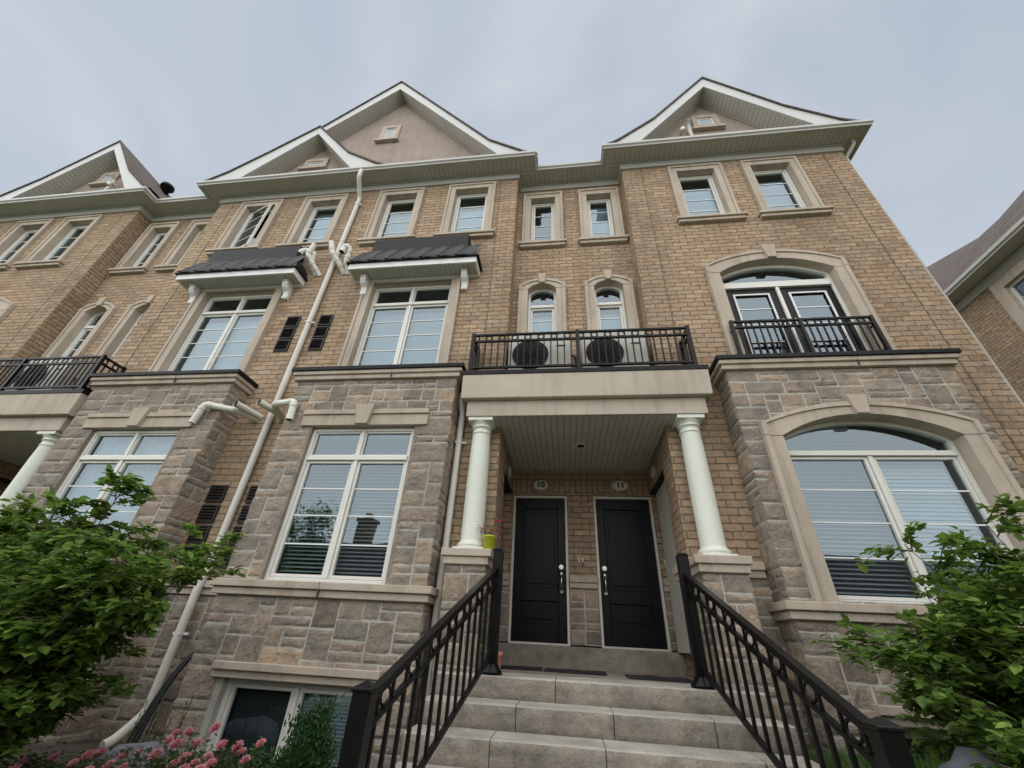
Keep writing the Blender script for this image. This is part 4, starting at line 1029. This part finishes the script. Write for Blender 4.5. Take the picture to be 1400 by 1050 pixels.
pipe('downpipe',smooth_path([(-4.33,4.66,8.70),(-4.33,4.66,8.46),(-4.38,4.99,8.16),(-4.38,4.99,.60),(-4.38,4.95,.40),(-4.38,4.95,-.80),(-4.42,4.74,-1.0),(-4.44,4.66,-1.03)],.07),.047,'downpipe','long white downpipe running down the brick between the two stone bays','downpipe','downpipes on the facade',extra=dpx)
def dpx2(ob): straps(ob,[(-1.415,YB-.06,2.25)],.04,.045); MB().box(-1.50,-1.40,4.93,5.04,3.02,3.14).build('rain_head','black',ob)
pipe('downpipe',smooth_path([(-1.45,4.98,3.04),(-1.45,4.98,2.86),(-1.415,4.98,2.70),(-1.415,4.98,.9),(-1.415,4.95,.6),(-1.415,4.95,-1.2)],.06),.042,'downpipe','short white downpipe beside the left porch column','downpipe','downpipes on the facade',extra=dpx2)
pipe('downpipe',smooth_path([(5.80,4.95,8.70),(5.80,4.95,8.58),(5.655,5.12,8.36),(5.655,5.12,-1.2)],.05),.036,'gutter','white downpipe just round the right corner of the end house','downpipe','downpipes on the facade')
def elb(path,r,label,grp,name='vent_pipe'):
    o=MB(); o.tube(smooth_path(path,.055,5),r,14,caps=False)
    ob=o.build(name,'pvc'); tag(ob,label,'vent pipe',grp)
    a,b=Vector(path[-1]),Vector(path[-2]); d=(a-b).normalized()
    c=MB(); c.tube([tuple(a-d*.03),tuple(a+d*.002)],r*1.0,14,caps=False); 
    q=MB(); q.tube([tuple(a-d*.02),tuple(a-d*.018)],r*.97,14); q.build('opening','dark',ob)
    for i in range(1,len(path)-1):
        p=Vector(path[i]); 
        for other in (path[i-1],path[i+1]):
            e=(Vector(other)-p).normalized(); 
            if (Vector(other)-p).length>.12: MB().tube([tuple(p+e*.045),tuple(p+e*.085)],r*1.15,14).build('collar','pvc',ob)
    return ob
G='white vent pipes leaving the brick wall'
# lower pair
elb([(-4.60,YB+.02,2.72),(-4.70,4.62,2.72)],.048,'straight white pipe stub pointing out beside the left stone bay',G)
elb([(-4.64,YB+.02,2.68),(-4.74,4.78,2.68),(-5.16,4.60,2.70),(-5.22,4.60,2.40)],.048,'white bent pipe turning down in front of the left stone bay',G)
elb([(-4.16,YB+.02,2.70),(-4.32,4.60,2.73)],.048,'straight white pipe stub pointing out left of the right stone bay',G)
elb([(-4.20,YB+.02,2.68),(-4.12,4.66,2.72),(-3.76,4.60,2.72),(-3.74,4.60,2.43)],.048,'white bent pipe turning down in front of the right stone bay',G)
# upper group beside the awnings
elb([(-4.62,YB+.02,5.80),(-4.72,4.95,5.95),(-4.85,4.82,6.15),(-4.78,4.80,6.42)],.05,'upper white elbow pipe with raised open end just right of the left awning',G)
elb([(-4.70,YB+.02,5.82),(-4.80,4.92,6.02),(-4.78,4.88,6.28),(-4.98,4.82,6.30),(-5.02,4.80,6.18)],.05,'white hooked pipe leaning over the end of the left awning',G)
elb([(-4.12,YB+.02,5.82),(-4.20,4.92,5.98),(-4.36,4.82,6.20),(-4.42,4.78,6.44)],.05,'white S-shaped pipe with raised open end in front of the long downpipe',G)
elb([(-4.03,YB+.02,5.80),(-4.06,4.90,6.02),(-4.02,4.86,6.28),(-4.10,4.80,6.34),(-4.12,4.78,6.12)],.05,'white hooked pipe with a down-turned end left of the right awning',G)
# wall vents
def louvre(x0,x1,z0,z1,label):
    o=MB(); frame_rect(o,x0,x1,z0,z1,.02,YB-.03,YB); ob=o.build('wall_vent','louvre'); tag(ob,label,'wall vent','black louvred wall vents')
    MB().box(x0+.01,x1-.01,YB-.006,YB+.002,z0+.01,z1-.01).build('backing','dark',ob)
    s=MB(); n=5
    for i in range(n):
        z=z0+.02+(z1-z0-.04)*(i+.5)/n; s.face([(x0+.02,YB-.035,z-.018),(x1-.02,YB-.035,z-.018),(x1-.02,YB-.008,z+.016),(x0+.02,YB-.008,z+.016)])
    s.build('slats','louvre',ob)
pos=['topmost','middle','lowest']
for i in range(3):
    z=4.755-.265*(i+1)+.02
    louvre(-4.87,-4.62,z,z+.235,pos[i]+' black vent in the upper stack left of the long downpipe')
    louvre(-4.24,-4.0,z,z+.235,pos[i]+' black vent in the upper stack right of the long downpipe')
p4=['topmost','second from the top','third from the top','lowest']
for i in range(4):
    z=1.66-.27*(i+1)+.02
    louvre(-4.88,-4.63,z,z+.235,p4[i]+' black vent in the lower stack left of the long downpipe')
    louvre(-4.28,-4.03,z,z+.235,p4[i]+' black vent in the lower stack right of the long downpipe')
# cables
o=MB()
for k in range(3):
    pts=[(-3.93-.02*k,5.0,-.12),(-4.10-.02*k,4.93,-.30),(-4.20-.025*k,4.9,-.52),(-4.26-.03*k,4.88,-.78),(-4.28-.05*k,4.84,-1.1)]
    o.tube(smooth_path(pts,.1,4),.017-.003*k,7)
tag(o.build('cable_bundle','cable'),'black cables drooping down the stone behind the downpipe foot','cable')
# pots
def pot():
    z=.846; x,y=-.86,4.78
    o=MB(); o.lathe(x,y,[(.05,z),(.062,z+.01),(.075,z+.13),(.082,z+.135),(.082,z+.155),(.072,z+.155),(.066,z+.12)],20); ob=o.build('flower_pot','pot'); tag(ob,'lime green flower pot with wiry red flowers on the left pier cap','flower pot')
    MB().lathe(x,y,[(.067,z+.1),(.067,z+.125)],16).build('soil','mulch',ob)
    s=MB(); f=MB(); rg=random.Random(4)
    for i in range(9):
        a=rg.uniform(0,6.28); l=rg.uniform(.06,.2); h=rg.uniform(.06,.2); p=(x+math.cos(a)*l*.7,y+math.sin(a)*l*.5,z+.13+h)
        s.tube([(x,y,z+.12),(x+math.cos(a)*l*.3,y+math.sin(a)*l*.2,z+.13+h*.7),p],.003,4)
        for q in range(5):
            v=Vector(p)+Vector((rg.uniform(-.02,.02),rg.uniform(-.02,.02),rg.uniform(-.02,.02))); e=.010
            f.faces([tuple(v+Vector((e,0,0))),tuple(v+Vector((0,e,e))),tuple(v+Vector((-e,0,0))),tuple(v+Vector((0,-e,-e)))],[(0,1,2,3)],tone=rg.random())
    s.build('stem','bark',ob); f.build('flowers',M['redpetal'],ob,tone=True)
M['redpetal']=leaf_mat('red_petal',[(.14,.008,.01),(.24,.02,.02)],.1,.6,(.2,.01,.01))
pot()
o=MB(); o.lathe(-.76,5.16,[(.045,-.268),(.05,-.25),(.06,-.14),(.068,-.135),(.068,-.10),(.056,-.10)],18); ob=o.build('terracotta_pot','terra'); tag(ob,'small terracotta pot behind the foot of the left railing post','flower pot')
MB().lathe(-.76,5.16,[(.055,-.12),(.055,-.112)],14).build('soil','mulch',ob)
# ================================================================== GROUND
def gz(x,y):
    def sm(a,b,t): t=max(0,min(1,(t-a)/(b-a))); return t*t*(3-2*t)
    k=sm(1.3,3.4,y)
    if x<-1.26: e=sm(-1.26,-1.55,x) if False else 1; return -1.6+k*.50*min(1,(-1.26-x)/.25)
    if x>1.70: return -1.6+k*.95*min(1,(x-1.70)/.25)
    return -1.6
g=MB(); xs=[-120,-60,-30,-20,-14]+[-12+.25*i for i in range(42)]+[-1.51,-1.26]+[-1.25,1.69]+[1.70,1.95]+[2.2+.25*i for i in range(52)]+[18,25,40,70,120]
ys=[-120,-60,-30,-15,-8,-4,-2,0]+[.4+.2*i for i in range(24)]+[5.2,6,8,12,20,40,80,150]
V=[(x,y,gz(x,y)+(.03*noise.noise(Vector((x*3,y*3,0))) if (x<-1.5 or x>1.95) and y>1 and y<5.5 and abs(x)<14 else 0)) for y in ys for x in xs]; nx=len(xs)
F=[(j*nx+i,j*nx+i+1,(j+1)*nx+i+1,(j+1)*nx+i) for j in range(len(ys)-1) for i in range(nx-1)]
g.faces(V,F,smooth=True); tag(g.build('ground','grass'),None,None,kind='structure')
p=MB(); p.box(-1.2,1.65,-12,1.8,-1.62,-1.59); p.box(-60,60,-5.5,-3.5,-1.62,-1.586); tag(p.build('path','paver'),None,None,kind='structure')
bed=MB(); xs2=[-9+.2*i for i in range(38)]; ys2=[2.4+.2*i for i in range(14)]
V=[(x,y,gz(x,y)+.035+.03*noise.noise(Vector((x*6,y*6,3)))) for y in ys2 for x in xs2]; n2=len(xs2)
bed.faces(V,[(j*n2+i,j*n2+i+1,(j+1)*n2+i+1,(j+1)*n2+i) for j in range(len(ys2)-1) for i in range(n2-1)],smooth=True); tag(bed.build('garden_bed','mulch'),None,None,kind='structure')
# grass blades on right lawn near steps
gb=MB(); rg=random.Random(5)
for i in range(5000):
    x=rg.uniform(1.78,4.6); y=rg.uniform(2.2,4.6); z=gz(x,y)+.0; h=rg.uniform(.04,.11); a=rg.uniform(0,6.28); w=.006; dx,dy=math.cos(a)*w,math.sin(a)*w; lx,ly=rg.uniform(-.03,.03),rg.uniform(-.03,.03)
    gb.faces([(x-dx,y-dy,z-.02),(x+dx,y+dy,z-.02),(x+lx,y+ly,z+h)],[(0,1,2)],tone=rg.random())
tag(gb.build('grass_blades','grassblade',tone=True),'short green grass beside the right of the steps','grass',kind='stuff')
# rocks
def rock(x,y,z,sx,sy,sz,sd,label):
    o=MB(); n,m=18,10; V=[];F=[]
    for j in range(m+1):
        for i in range(n):
            a=2*math.pi*i/n; b=math.pi*j/m-math.pi/2; d=Vector((math.cos(a)*math.cos(b),math.sin(a)*math.cos(b),math.sin(b)))
            k=1+.28*noise.noise(d*1.4+Vector((sd,0,0)))+.08*noise.noise(d*5+Vector((sd,3,0)))
            V.append((x+d.x*sx*k,y+d.y*sy*k,z+d.z*sz*k))
    for j in range(m):
        for i in range(n): F.append((j*n+i,j*n+(i+1)%n,(j+1)*n+(i+1)%n,(j+1)*n+i))
    o.faces(V,F,smooth=True); tag(o.build('boulder','rock'),label,'rock','garden boulders')
rock(2.22,3.25,-.60,.26,.2,.21,1.2,'dark grey rounded boulder under the right shrub')
rock(-3.55,4.1,-1.03,.34,.25,.17,5.2,'dark grey flat boulder at the foot of the long downpipe')
rock(-3.05,3.75,-1.04,.18,.15,.12,8.1,'small grey rock among the pink roses')
# ================================================================== PLANTS
def leaf(mb,p,d,up,ln,w,tone,fold=.25,droop=.15):
    d=d.normalized(); s=d.cross(up)
    if s.length<1e-3: s=d.orthogonal()
    s.normalize(); n=s.cross(d).normalized()
    c=lambda t,o,h:tuple(p+d*(ln*t)+s*(w*o)+n*(ln*(h-droop*t*t)))
    V=[c(0,0,0),c(.28,.42,fold*w/ln*.5),c(.62,.46,fold*w/ln*.5),c(1,0,0),c(.62,-.46,fold*w/ln*.5),c(.28,-.42,fold*w/ln*.5),c(.45,0,0)]
    mb.faces(V,[(0,1,2,6),(6,2,3),(0,6,4,5),(6,3,4)],tone=tone)
def shrub(base,tips,label,seed,nl=26,lsize=.085,spread=.35,subn=7):
    rg=random.Random(seed); base=Vector(base); o=empty('leafy_shrub',None,label,'shrub','large leafy shrubs')
    lf=MB(); br=MB()
    for t in tips:
        t=Vector(t); root=base+Vector((rg.uniform(-.12,.12),rg.uniform(-.1,.1),0))
        m=(root+t)/2+Vector((rg.uniform(-.1,.1),rg.uniform(-.1,.1),rg.uniform(.05,.28)))
        pts=[tuple(root*(1-q)**2+m*2*q*(1-q)+t*q*q) for q in [i/7 for i in range(8)]]
        br.tube(pts,.013,5,r2=.002)
        for k in range(subn):
            q=rg.uniform(.35,1) ; st=Vector(root*(1-q)**2+m*2*q*(1-q)+t*q*q); 
            a=rg.uniform(0,6.28); dr=Vector((math.cos(a),math.sin(a),rg.uniform(-.25,.55))); L_=rg.uniform(.4,1)*spread
            en=st+dr*L_; md=(st+en)/2+Vector((0,0,.05)); br.tube([tuple(st),tuple(md),tuple(en)],.005,4,r2=.0015)
            for i in range(nl):
                u=rg.uniform(.1,1); p=st*(1-u)**2+md*2*u*(1-u)+en*u*u
                ad=Vector((rg.gauss(0,1),rg.gauss(0,1),rg.gauss(-.05,.35)))+dr*.8
                up=Vector((rg.gauss(0,.28),rg.gauss(0,.28),1)); s=lsize*(.45+.8*rg.random()**.8)
                leaf(lf,p+Vector((rg.gauss(0,.02),rg.gauss(0,.02),rg.gauss(0,.02))),ad,up,s,s*.72,min(1,max(0,rg.gauss(.42,.24))))
    lf.build('foliage','leaf',o,tone=True); br.build('branches','bark',o); return o
def tipcloud(seed,n,fn):
    rg=random.Random(seed); out=[]
    while len(out)<n:
        q=fn(rg)
        if q: out.append(q)
    return out
def Lf(rg):
    x=rg.uniform(-6.6,-2.75); y=rg.uniform(2.6,3.7); z=rg.uniform(-1.0,.85)
    # envelope from the photograph: flat top at left, tapering to the right
    top=.78 if x<-3.6 else .78-(x+3.6)*.45
    lo=-1.05 if x<-3.4 else (-.6+ (x+3.4)*1.3)
    r=x/y
    if r>-.86 and z/y>.0: return None
    if r>-1.02 and z/y<-.02: return None
    if z>top or z<lo: return None
    return (x,y,z)
LT=tipcloud(2,150,Lf)+[(-3.85,3.1,1.02),(-3.83,3.08,.95),(-4.9,3.1,.85),(-4.6,3.0,.8),(-3.0,3.3,.62),(-2.85,3.3,.56),(-3.3,3.3,.72)]
shrub((-4.25,3.15,-1.12),LT,'big leafy green shrub filling the lower left corner in front of the bay',11,nl=46,subn=11,spread=.38,lsize=.074)
def Rf(rg):
    x=rg.uniform(1.8,4.8); y=rg.uniform(2.7,3.7); z=rg.uniform(-.6,.75)
    r=x/y; zz=z/y
    lim=.62+max(0,(-.02-zz))*.0
    if zz>.08: lim=.66+ (zz-.08)*.6
    if -.04<zz<.05: lim=.58
    if zz<-.1: lim=.63
    if r<lim or zz>.21: return None
    return (x,y,z)
RT=tipcloud(5,105,Rf)+[(2.75,3.1,.80),(2.95,3.1,.88),(2.2,3.1,.66),(2.05,3.0,.42),(1.75,3.1,.02),(1.80,3.15,.10),(1.92,3.0,-.12),(2.6,3.0,.7)]
shrub((2.95,3.2,-.70),RT,'leafy green shrub in the lower right corner in front of the arched window',12,nl=40,subn=10,spread=.35,lsize=.066)
# low conifer
def conifer():
    o=empty('juniper_bush',None,'dark green feathery juniper in front of the basement window','bush'); rg=random.Random(9); f=MB(); b=MB()
    base=Vector((-2.12,4.05,-1.12))
    for i in range(46):
        h=rg.random(); top=Vector((-1.93+rg.gauss(0,.06),4.0,-.50)) if i<14 else Vector((rg.uniform(-2.45,-1.72),rg.uniform(3.8,4.2),rg.uniform(-1.08,-.80)))
        if i<14: top.z=-.50-rg.random()**1.5*.35; top.x-=(-.50-top.z)*.5+rg.uniform(0,.05)
        b.tube([tuple(base),tuple((base+top)/2+Vector((rg.uniform(-.05,.05),0,.03))),tuple(top)],.008,4,r2=.002)
        for k in range(260):
            u=rg.uniform(.25,1.02); p=base.lerp(top,u)+Vector((rg.gauss(0,.035),rg.gauss(0,.035),rg.gauss(0,.03)))
            d=(top-base).normalized()*1.1+Vector((rg.gauss(0,.5),rg.gauss(0,.5),rg.gauss(0,.4))); d.normalize(); s=d.orthogonal().normalized(); l=rg.uniform(.016,.036); w=.006
            f.faces([tuple(p-s*w),tuple(p+s*w),tuple(p+d*l+s*w*.6),tuple(p+d*l*1.25),tuple(p+d*l-s*w*.6)],[(0,1,2,3,4)],tone=min(1,max(0,rg.gauss(.45,.25))))
    f.build('foliage','conifer',o,tone=True); b.build('branches','bark',o)
conifer()
# roses
def rose(label,xr,yr,zt,fl,seed):
    o=empty('rose_bush',None,label,'rose bush','rose bushes in the front bed'); rg=random.Random(seed); lf=MB(); st=MB()
    base=Vector((sum(xr)/2,sum(yr)/2,-1.14))
    tips=[Vector(p) for p in fl]+[Vector((rg.uniform(*xr),rg.uniform(*yr),rg.uniform(-1.0,zt))) for _ in range(85)]
    for t in tips:
        r0=base+Vector((rg.uniform(-.3,.3)*(xr[1]-xr[0]),rg.uniform(-.1,.1),0)); m=(r0+t)/2+Vector((0,0,.08)); st.tube([tuple(r0),tuple(m),tuple(t)],.005,4,r2=.002)
        for k in range(26):
            u=rg.uniform(.3,.97); p=r0*(1-u)**2+m*2*u*(1-u)+t*u*u; p=p+Vector((rg.gauss(0,.045),rg.gauss(0,.045),rg.gauss(0,.03))); s=rg.uniform(.02,.04)
            leaf(lf,p,Vector((rg.gauss(0,1),rg.gauss(0,1),rg.gauss(0,.4))),Vector((rg.gauss(0,.4),rg.gauss(0,.4),1)),s*1.15,s*.75,rg.random())
    lf.build('foliage','roseleaf',o,tone=True); st.build('stems','bark',o)
    for c in fl:
        c=Vector(c); f=MB(); R_=rg.uniform(.026,.042)
        for ringn,(rr,tilt,cnt) in enumerate(((.25,1.3,4),(.55,.95,6),(.85,.55,7),(1.05,.15,8))):
            for k in range(cnt):
                a=2*math.pi*(k+.5*ringn)/cnt+rg.uniform(-.2,.2); out=Vector((math.cos(a),math.sin(a),0)); d=out*math.cos(tilt)+Vector((0,0,1))*math.sin(tilt)
                # flowers face outwards to the street
                rot=Matrix.Rotation(R(35),3,'X'); 
                leaf(f,c+rot@(out*R_*.18),rot@d,rot@(Vector((0,0,1))-out*.4),R_*(.8+.35*rr),R_*.95,min(1,max(0,rg.gauss(.5,.25))),fold=.8,droop=-.25)
        f.build('rose_flower','petal',o,tone=True)
def pxy(x,z,y): return (x*y,y,z*y)
fl1=[pxy(-.772,-.189,3.9),pxy(-.79,-.21,3.8),pxy(-.716,-.180,3.95),pxy(-.711,-.222,3.75),pxy(-.76,-.228,3.7),pxy(-.735,-.235,3.7),pxy(-.80,-.192,3.9),pxy(-.69,-.205,3.8),pxy(-.78,-.240,3.6),pxy(-.745,-.205,3.85),pxy(-.70,-.232,3.65),pxy(-.825,-.228,3.6),pxy(-.755,-.246,3.55),pxy(-.72,-.245,3.5),pxy(-.81,-.205,3.8)]
rose('pink rose bush in front of the basement window beside the downpipe',(-3.3,-2.4),(3.4,4.0),-.76,fl1,21)
fl2=[pxy(-.608,-.196,3.8),pxy(-.644,-.211,3.8),pxy(-.655,-.203,3.8),pxy(-.63,-.222,3.7)]
rose('small pink rose bush next to the dark juniper',(-2.5,-2.15),(3.6,3.9),-.84,fl2,22)
fl3=[pxy(-.975,-.239,3.6),pxy(-.95,-.235,3.7),pxy(-1.116,-.26,3.4),pxy(-.864,-.226,3.8),pxy(-.895,-.235,3.7),pxy(-.92,-.25,3.5),pxy(-1.0,-.252,3.4),pxy(-1.05,-.247,3.5),pxy(-.885,-.25,3.5),pxy(-.96,-.262,3.3),pxy(-1.13,-.275,3.2)]
rose('low pink rose bush in the bottom left corner below the big shrub',(-4.4,-3.0),(3.1,3.8),-.86,fl3,23)
# light wispy weeds beside bay
w=MB(); rg=random.Random(31)
for i in range(9):
    x=-3.55+rg.uniform(-.35,.25); y=4.35; h=rg.uniform(.35,.7); t=Vector((x+rg.uniform(-.06,.06),y,-1.12+h))
    w.tube([(x,y,-1.14),tuple(t)],.003,4)
    for k in range(40):
        u=rg.uniform(.35,1); p=Vector((x,y,-1.12)).lerp(t,u); leaf(w,p,Vector((rg.gauss(0,1),rg.gauss(0,1),.5)),Vector((0,0,1)),.035,.010,rg.random())
tag(w.build('feathery_weed','roseleaf',tone=True),'thin feathery green weeds against the stone beside the downpipe','weed')
# ================================================================== RIGHT NEIGHBOUR
H=empty('neighbour_house',None,'brown brick house with dark shingle roof at the right frame edge','house')
k=10.6; XW=11.15; b=MB()
win=(5.0*1.0,7.0)
y0,y1=-3,16
WY=[(7.2,8.55)]   # window along y
zz0,zz1=6.6,8.14
def wx(ya,yb,za,zb): b.face([(XW,ya,za),(XW,ya,zb),(XW,yb,zb),(XW,yb,za)])
wy0,wy1=7.3,8.74
wx(y0,wy0,-1.7,8.75); wx(wy1,y1,-1.7,8.75); wx(wy0,wy1,-1.7,zz0); wx(wy0,wy1,zz1,8.75)
b.face([(XW,y0,-1.7),(XW+8,y0,-1.7),(XW+8,y0,8.75),(XW,y0,8.75)]); b.face([(XW,y1,-1.7),(XW,y1,8.75),(XW+8,y1,8.75),(XW+8,y1,-1.7)])
b.build('brick_wall','brick',H)
tr=MB(); q=.27
for za,zb,ya,yb in ((zz0,zz1,wy0-q,wy0),(zz0,zz1,wy1,wy1+q),(zz1,zz1+q,wy0-q,wy1+q),(zz0-.12,zz0,wy0-q-.08,wy1+q+.08)): tr.box(XW-.05,XW+.12,ya,yb,za,zb)
wn=MB(); fw=.06
for za,zb,ya,yb in ((zz0,zz1,wy0,wy0+fw),(zz0,zz1,wy1-fw,wy1),(zz1-fw,zz1,wy0+fw,wy1-fw),(zz0,zz0+fw,wy0+fw,wy1-fw)): wn.box(XW+.06,XW+.14,ya,yb,za,zb)
wo=wn.build('window','vinyl',H); tr.build('window_surround','cast',wo,bevel=.006)
g=MB(); g.face([(XW+.1,wy0,zz0),(XW+.1,wy0,zz1),(XW+.1,wy1,zz1),(XW+.1,wy1,zz0)]); g.build('pane','glass_low',wo); MB().box(XW+.3,XW+.35,wy0-.1,wy1+.1,zz0-.1,zz1+.1).build('interior','dark',wo)
for z in (7.05,7.38,7.71): MB().box(XW+.085,XW+.092,wy0,wy1,z-.008,z+.008).build('muntin','white',wo)
np_=[(XW,y1),(XW,y0)]
f=MB(); f.sweep(np_,[(-.02,8.42),(.05,8.42),(.05,8.66),(-.02,8.66)]); f.build('frieze','gutter',H)
f=MB(); f.face([(XW-.5,y0,8.68),(XW-.5,y1,8.68),(XW,y1,8.68),(XW,y0,8.68)],[(y0,0),(y1,0),(y1,.5),(y0,.5)]); f.build('soffit','soffit',H)
f=MB(); f.sweep(np_,[(.46,8.64),(.51,8.64),(.52,8.68),(.56,8.71),(.56,8.80),(.54,8.80),(.52,8.74),(.46,8.74)]); f.build('gutter','gutter',H)
rf=MB(); ov=[(1.0,1.5,.80),(1.0,1.206,.827),(1.344,1.206,1.237),(1.171,.924,1.03),(1.134,.863,.987),(1.124,.793,.974),(1.149,.739,1.004),(1.21,.62,1.077),(1.30,.45,1.184),(1.45,.2,1.36),(1.45,-.28,1.36),(1.0,-.28,.827)]
pts=[(a*k,c*k,(d+ (0)*0)*k) for a,c,d in ov[1:]]
def pl(a): return .827+1.19*(a-1)
pts=[(a*k,c*k,pl(a)*k+.03) for a,c,d in ov[1:]]
rf.face(list(reversed(pts)),[(p[1],(p[0]-k)*1.55) for p in reversed(pts)])
top=pts[1:-1]
for a,c in zip(top,top[1:]): rf.face([a,(a[0]+6,a[1],a[2]-6.5),(c[0]+6,c[1],c[2]-6.5),c])
rf.build('roof','shingle',H)
# houses and tree across the street, seen mirrored in the panes
OH=empty('opposite_house',None,'low dark house with chimney across the street seen mirrored in the panes','house')
b=MB(); b.box(-26,26,-18,-12.4,-1.6,2.4); b.build('brick_wall','brick',OH)
b=MB(); b.face([(-27,-12,2.2),(27,-12,2.2),(27,-15.2,4.6),(-27,-15.2,4.6)][::-1]); b.face([(-27,-18.4,2.2),(27,-18.4,2.2),(27,-15.2,4.6),(-27,-15.2,4.6)]); b.build('roof','shingle',OH)
b=MB()
for x in (-12.0,12.6,1.5): b=MB(); b.box(x-.42,x+.42,-15.2,-14.4,3,5.7); b.box(x-.5,x+.5,-15.3,-14.3,5.7,5.9); b.box(x-.2,x+.2,-15,-14.7,5.9,6.3); b.build('chimney','brick',OH)
def tree(x,y,h,seed,label):
    rg=random.Random(seed); o=empty('street_tree',None,label,'tree','street trees'); tk=MB(); cr=MB(); base=Vector((x,y,-1.6))
    tk.tube([tuple(base),(x,y,h*.4-1.6),(x+.2,y,h*.8-1.6)],.16,8,r2=.03)
    for i in range(60):
        a=rg.uniform(0,6.28); e=rg.uniform(.3,1); c=Vector((x+math.cos(a)*rg.uniform(.3,1.7)*(1.25-e*.8),y+math.sin(a)*rg.uniform(.3,1.7)*(1.25-e*.8),-1.6+h*e))
        tk.tube([(x,y,-1.6+h*e*.7),tuple(c)],.03,4,r2=.008)
        for k in range(70):
            p=c+Vector((rg.gauss(0,.35),rg.gauss(0,.35),rg.gauss(0,.25))); leaf(cr,p,Vector((rg.gauss(0,1),rg.gauss(0,1),rg.gauss(0,.5))),Vector((0,0,1)),.14,.1,rg.random())
    tk.build('trunk','bark',o); cr.build('crown','leaf',o,tone=True)
tree(-10.9,-7.5,6.2,3,'slim leafy tree across the street mirrored in the left pane')
# ================================================================== WORLD, LIGHT, CAMERA
wd=bpy.data.worlds.new('World'); S.world=wd; wd.use_nodes=True; t=wd.node_tree; bg=t.nodes['Background']
sky=N(t,'TexSky'); sky.sky_type='NISHITA'; sky.sun_disc=False; SE,SR=R(52),R(200); sky.sun_elevation=SE; sky.sun_rotation=SR
tc=N(t,'TexCoord'); mp=N(t,'Mapping'); mp.inputs['Scale'].default_value=(1.2,1.2,2.0); L(t,tc.outputs['Generated'],mp.inputs[0])
n1=noi(t,1.6,6,.5,vec=mp.outputs[0],dist=.5)
cl=ramp(t,n1,[(.32,(1.68,1.90,2.17)),(.5,(1.94,2.13,2.36)),(.68,(2.34,2.47,2.63))])
mx=mix(t,.93,sky.outputs[0],cl)
L(t,mx,bg.inputs['Color']); bg.inputs['Strength'].default_value=.1
sun=bpy.data.lights.new('sun','SUN'); sun.energy=1.5; sun.angle=R(155); sun.color=(1,.97,.92)
so=bpy.data.objects.new('sun',sun); C.objects.link(so)
d=Vector((-.15,-.58,.78)).normalized(); so.rotation_euler=d.to_track_quat('Z','Y').to_euler()
cam=bpy.data.cameras.new('camera'); co=bpy.data.objects.new('camera',cam); C.objects.link(co); S.camera=co
rr=Vector((0.99220611, 0.11537762, 0.04706416)); uu=Vector((0.02217362, -0.5351538 , 0.84446358)); ff=Vector((-0.12261876,  0.83683834,  0.53354121))
co.matrix_world=Matrix(((rr.x,uu.x,-ff.x,0),(rr.y,uu.y,-ff.y,0),(rr.z,uu.z,-ff.z,0),(0,0,0,1)))
cam.sensor_width=36; cam.lens=36*557.0826/1400; cam.clip_end=500; cam.clip_start=.05
S.view_settings.view_transform='Standard'; S.view_settings.look='None'; S.view_settings.exposure=1.5; S.view_settings.gamma=1
S.cycles.max_bounces=6; S.cycles.transparent_max_bounces=12
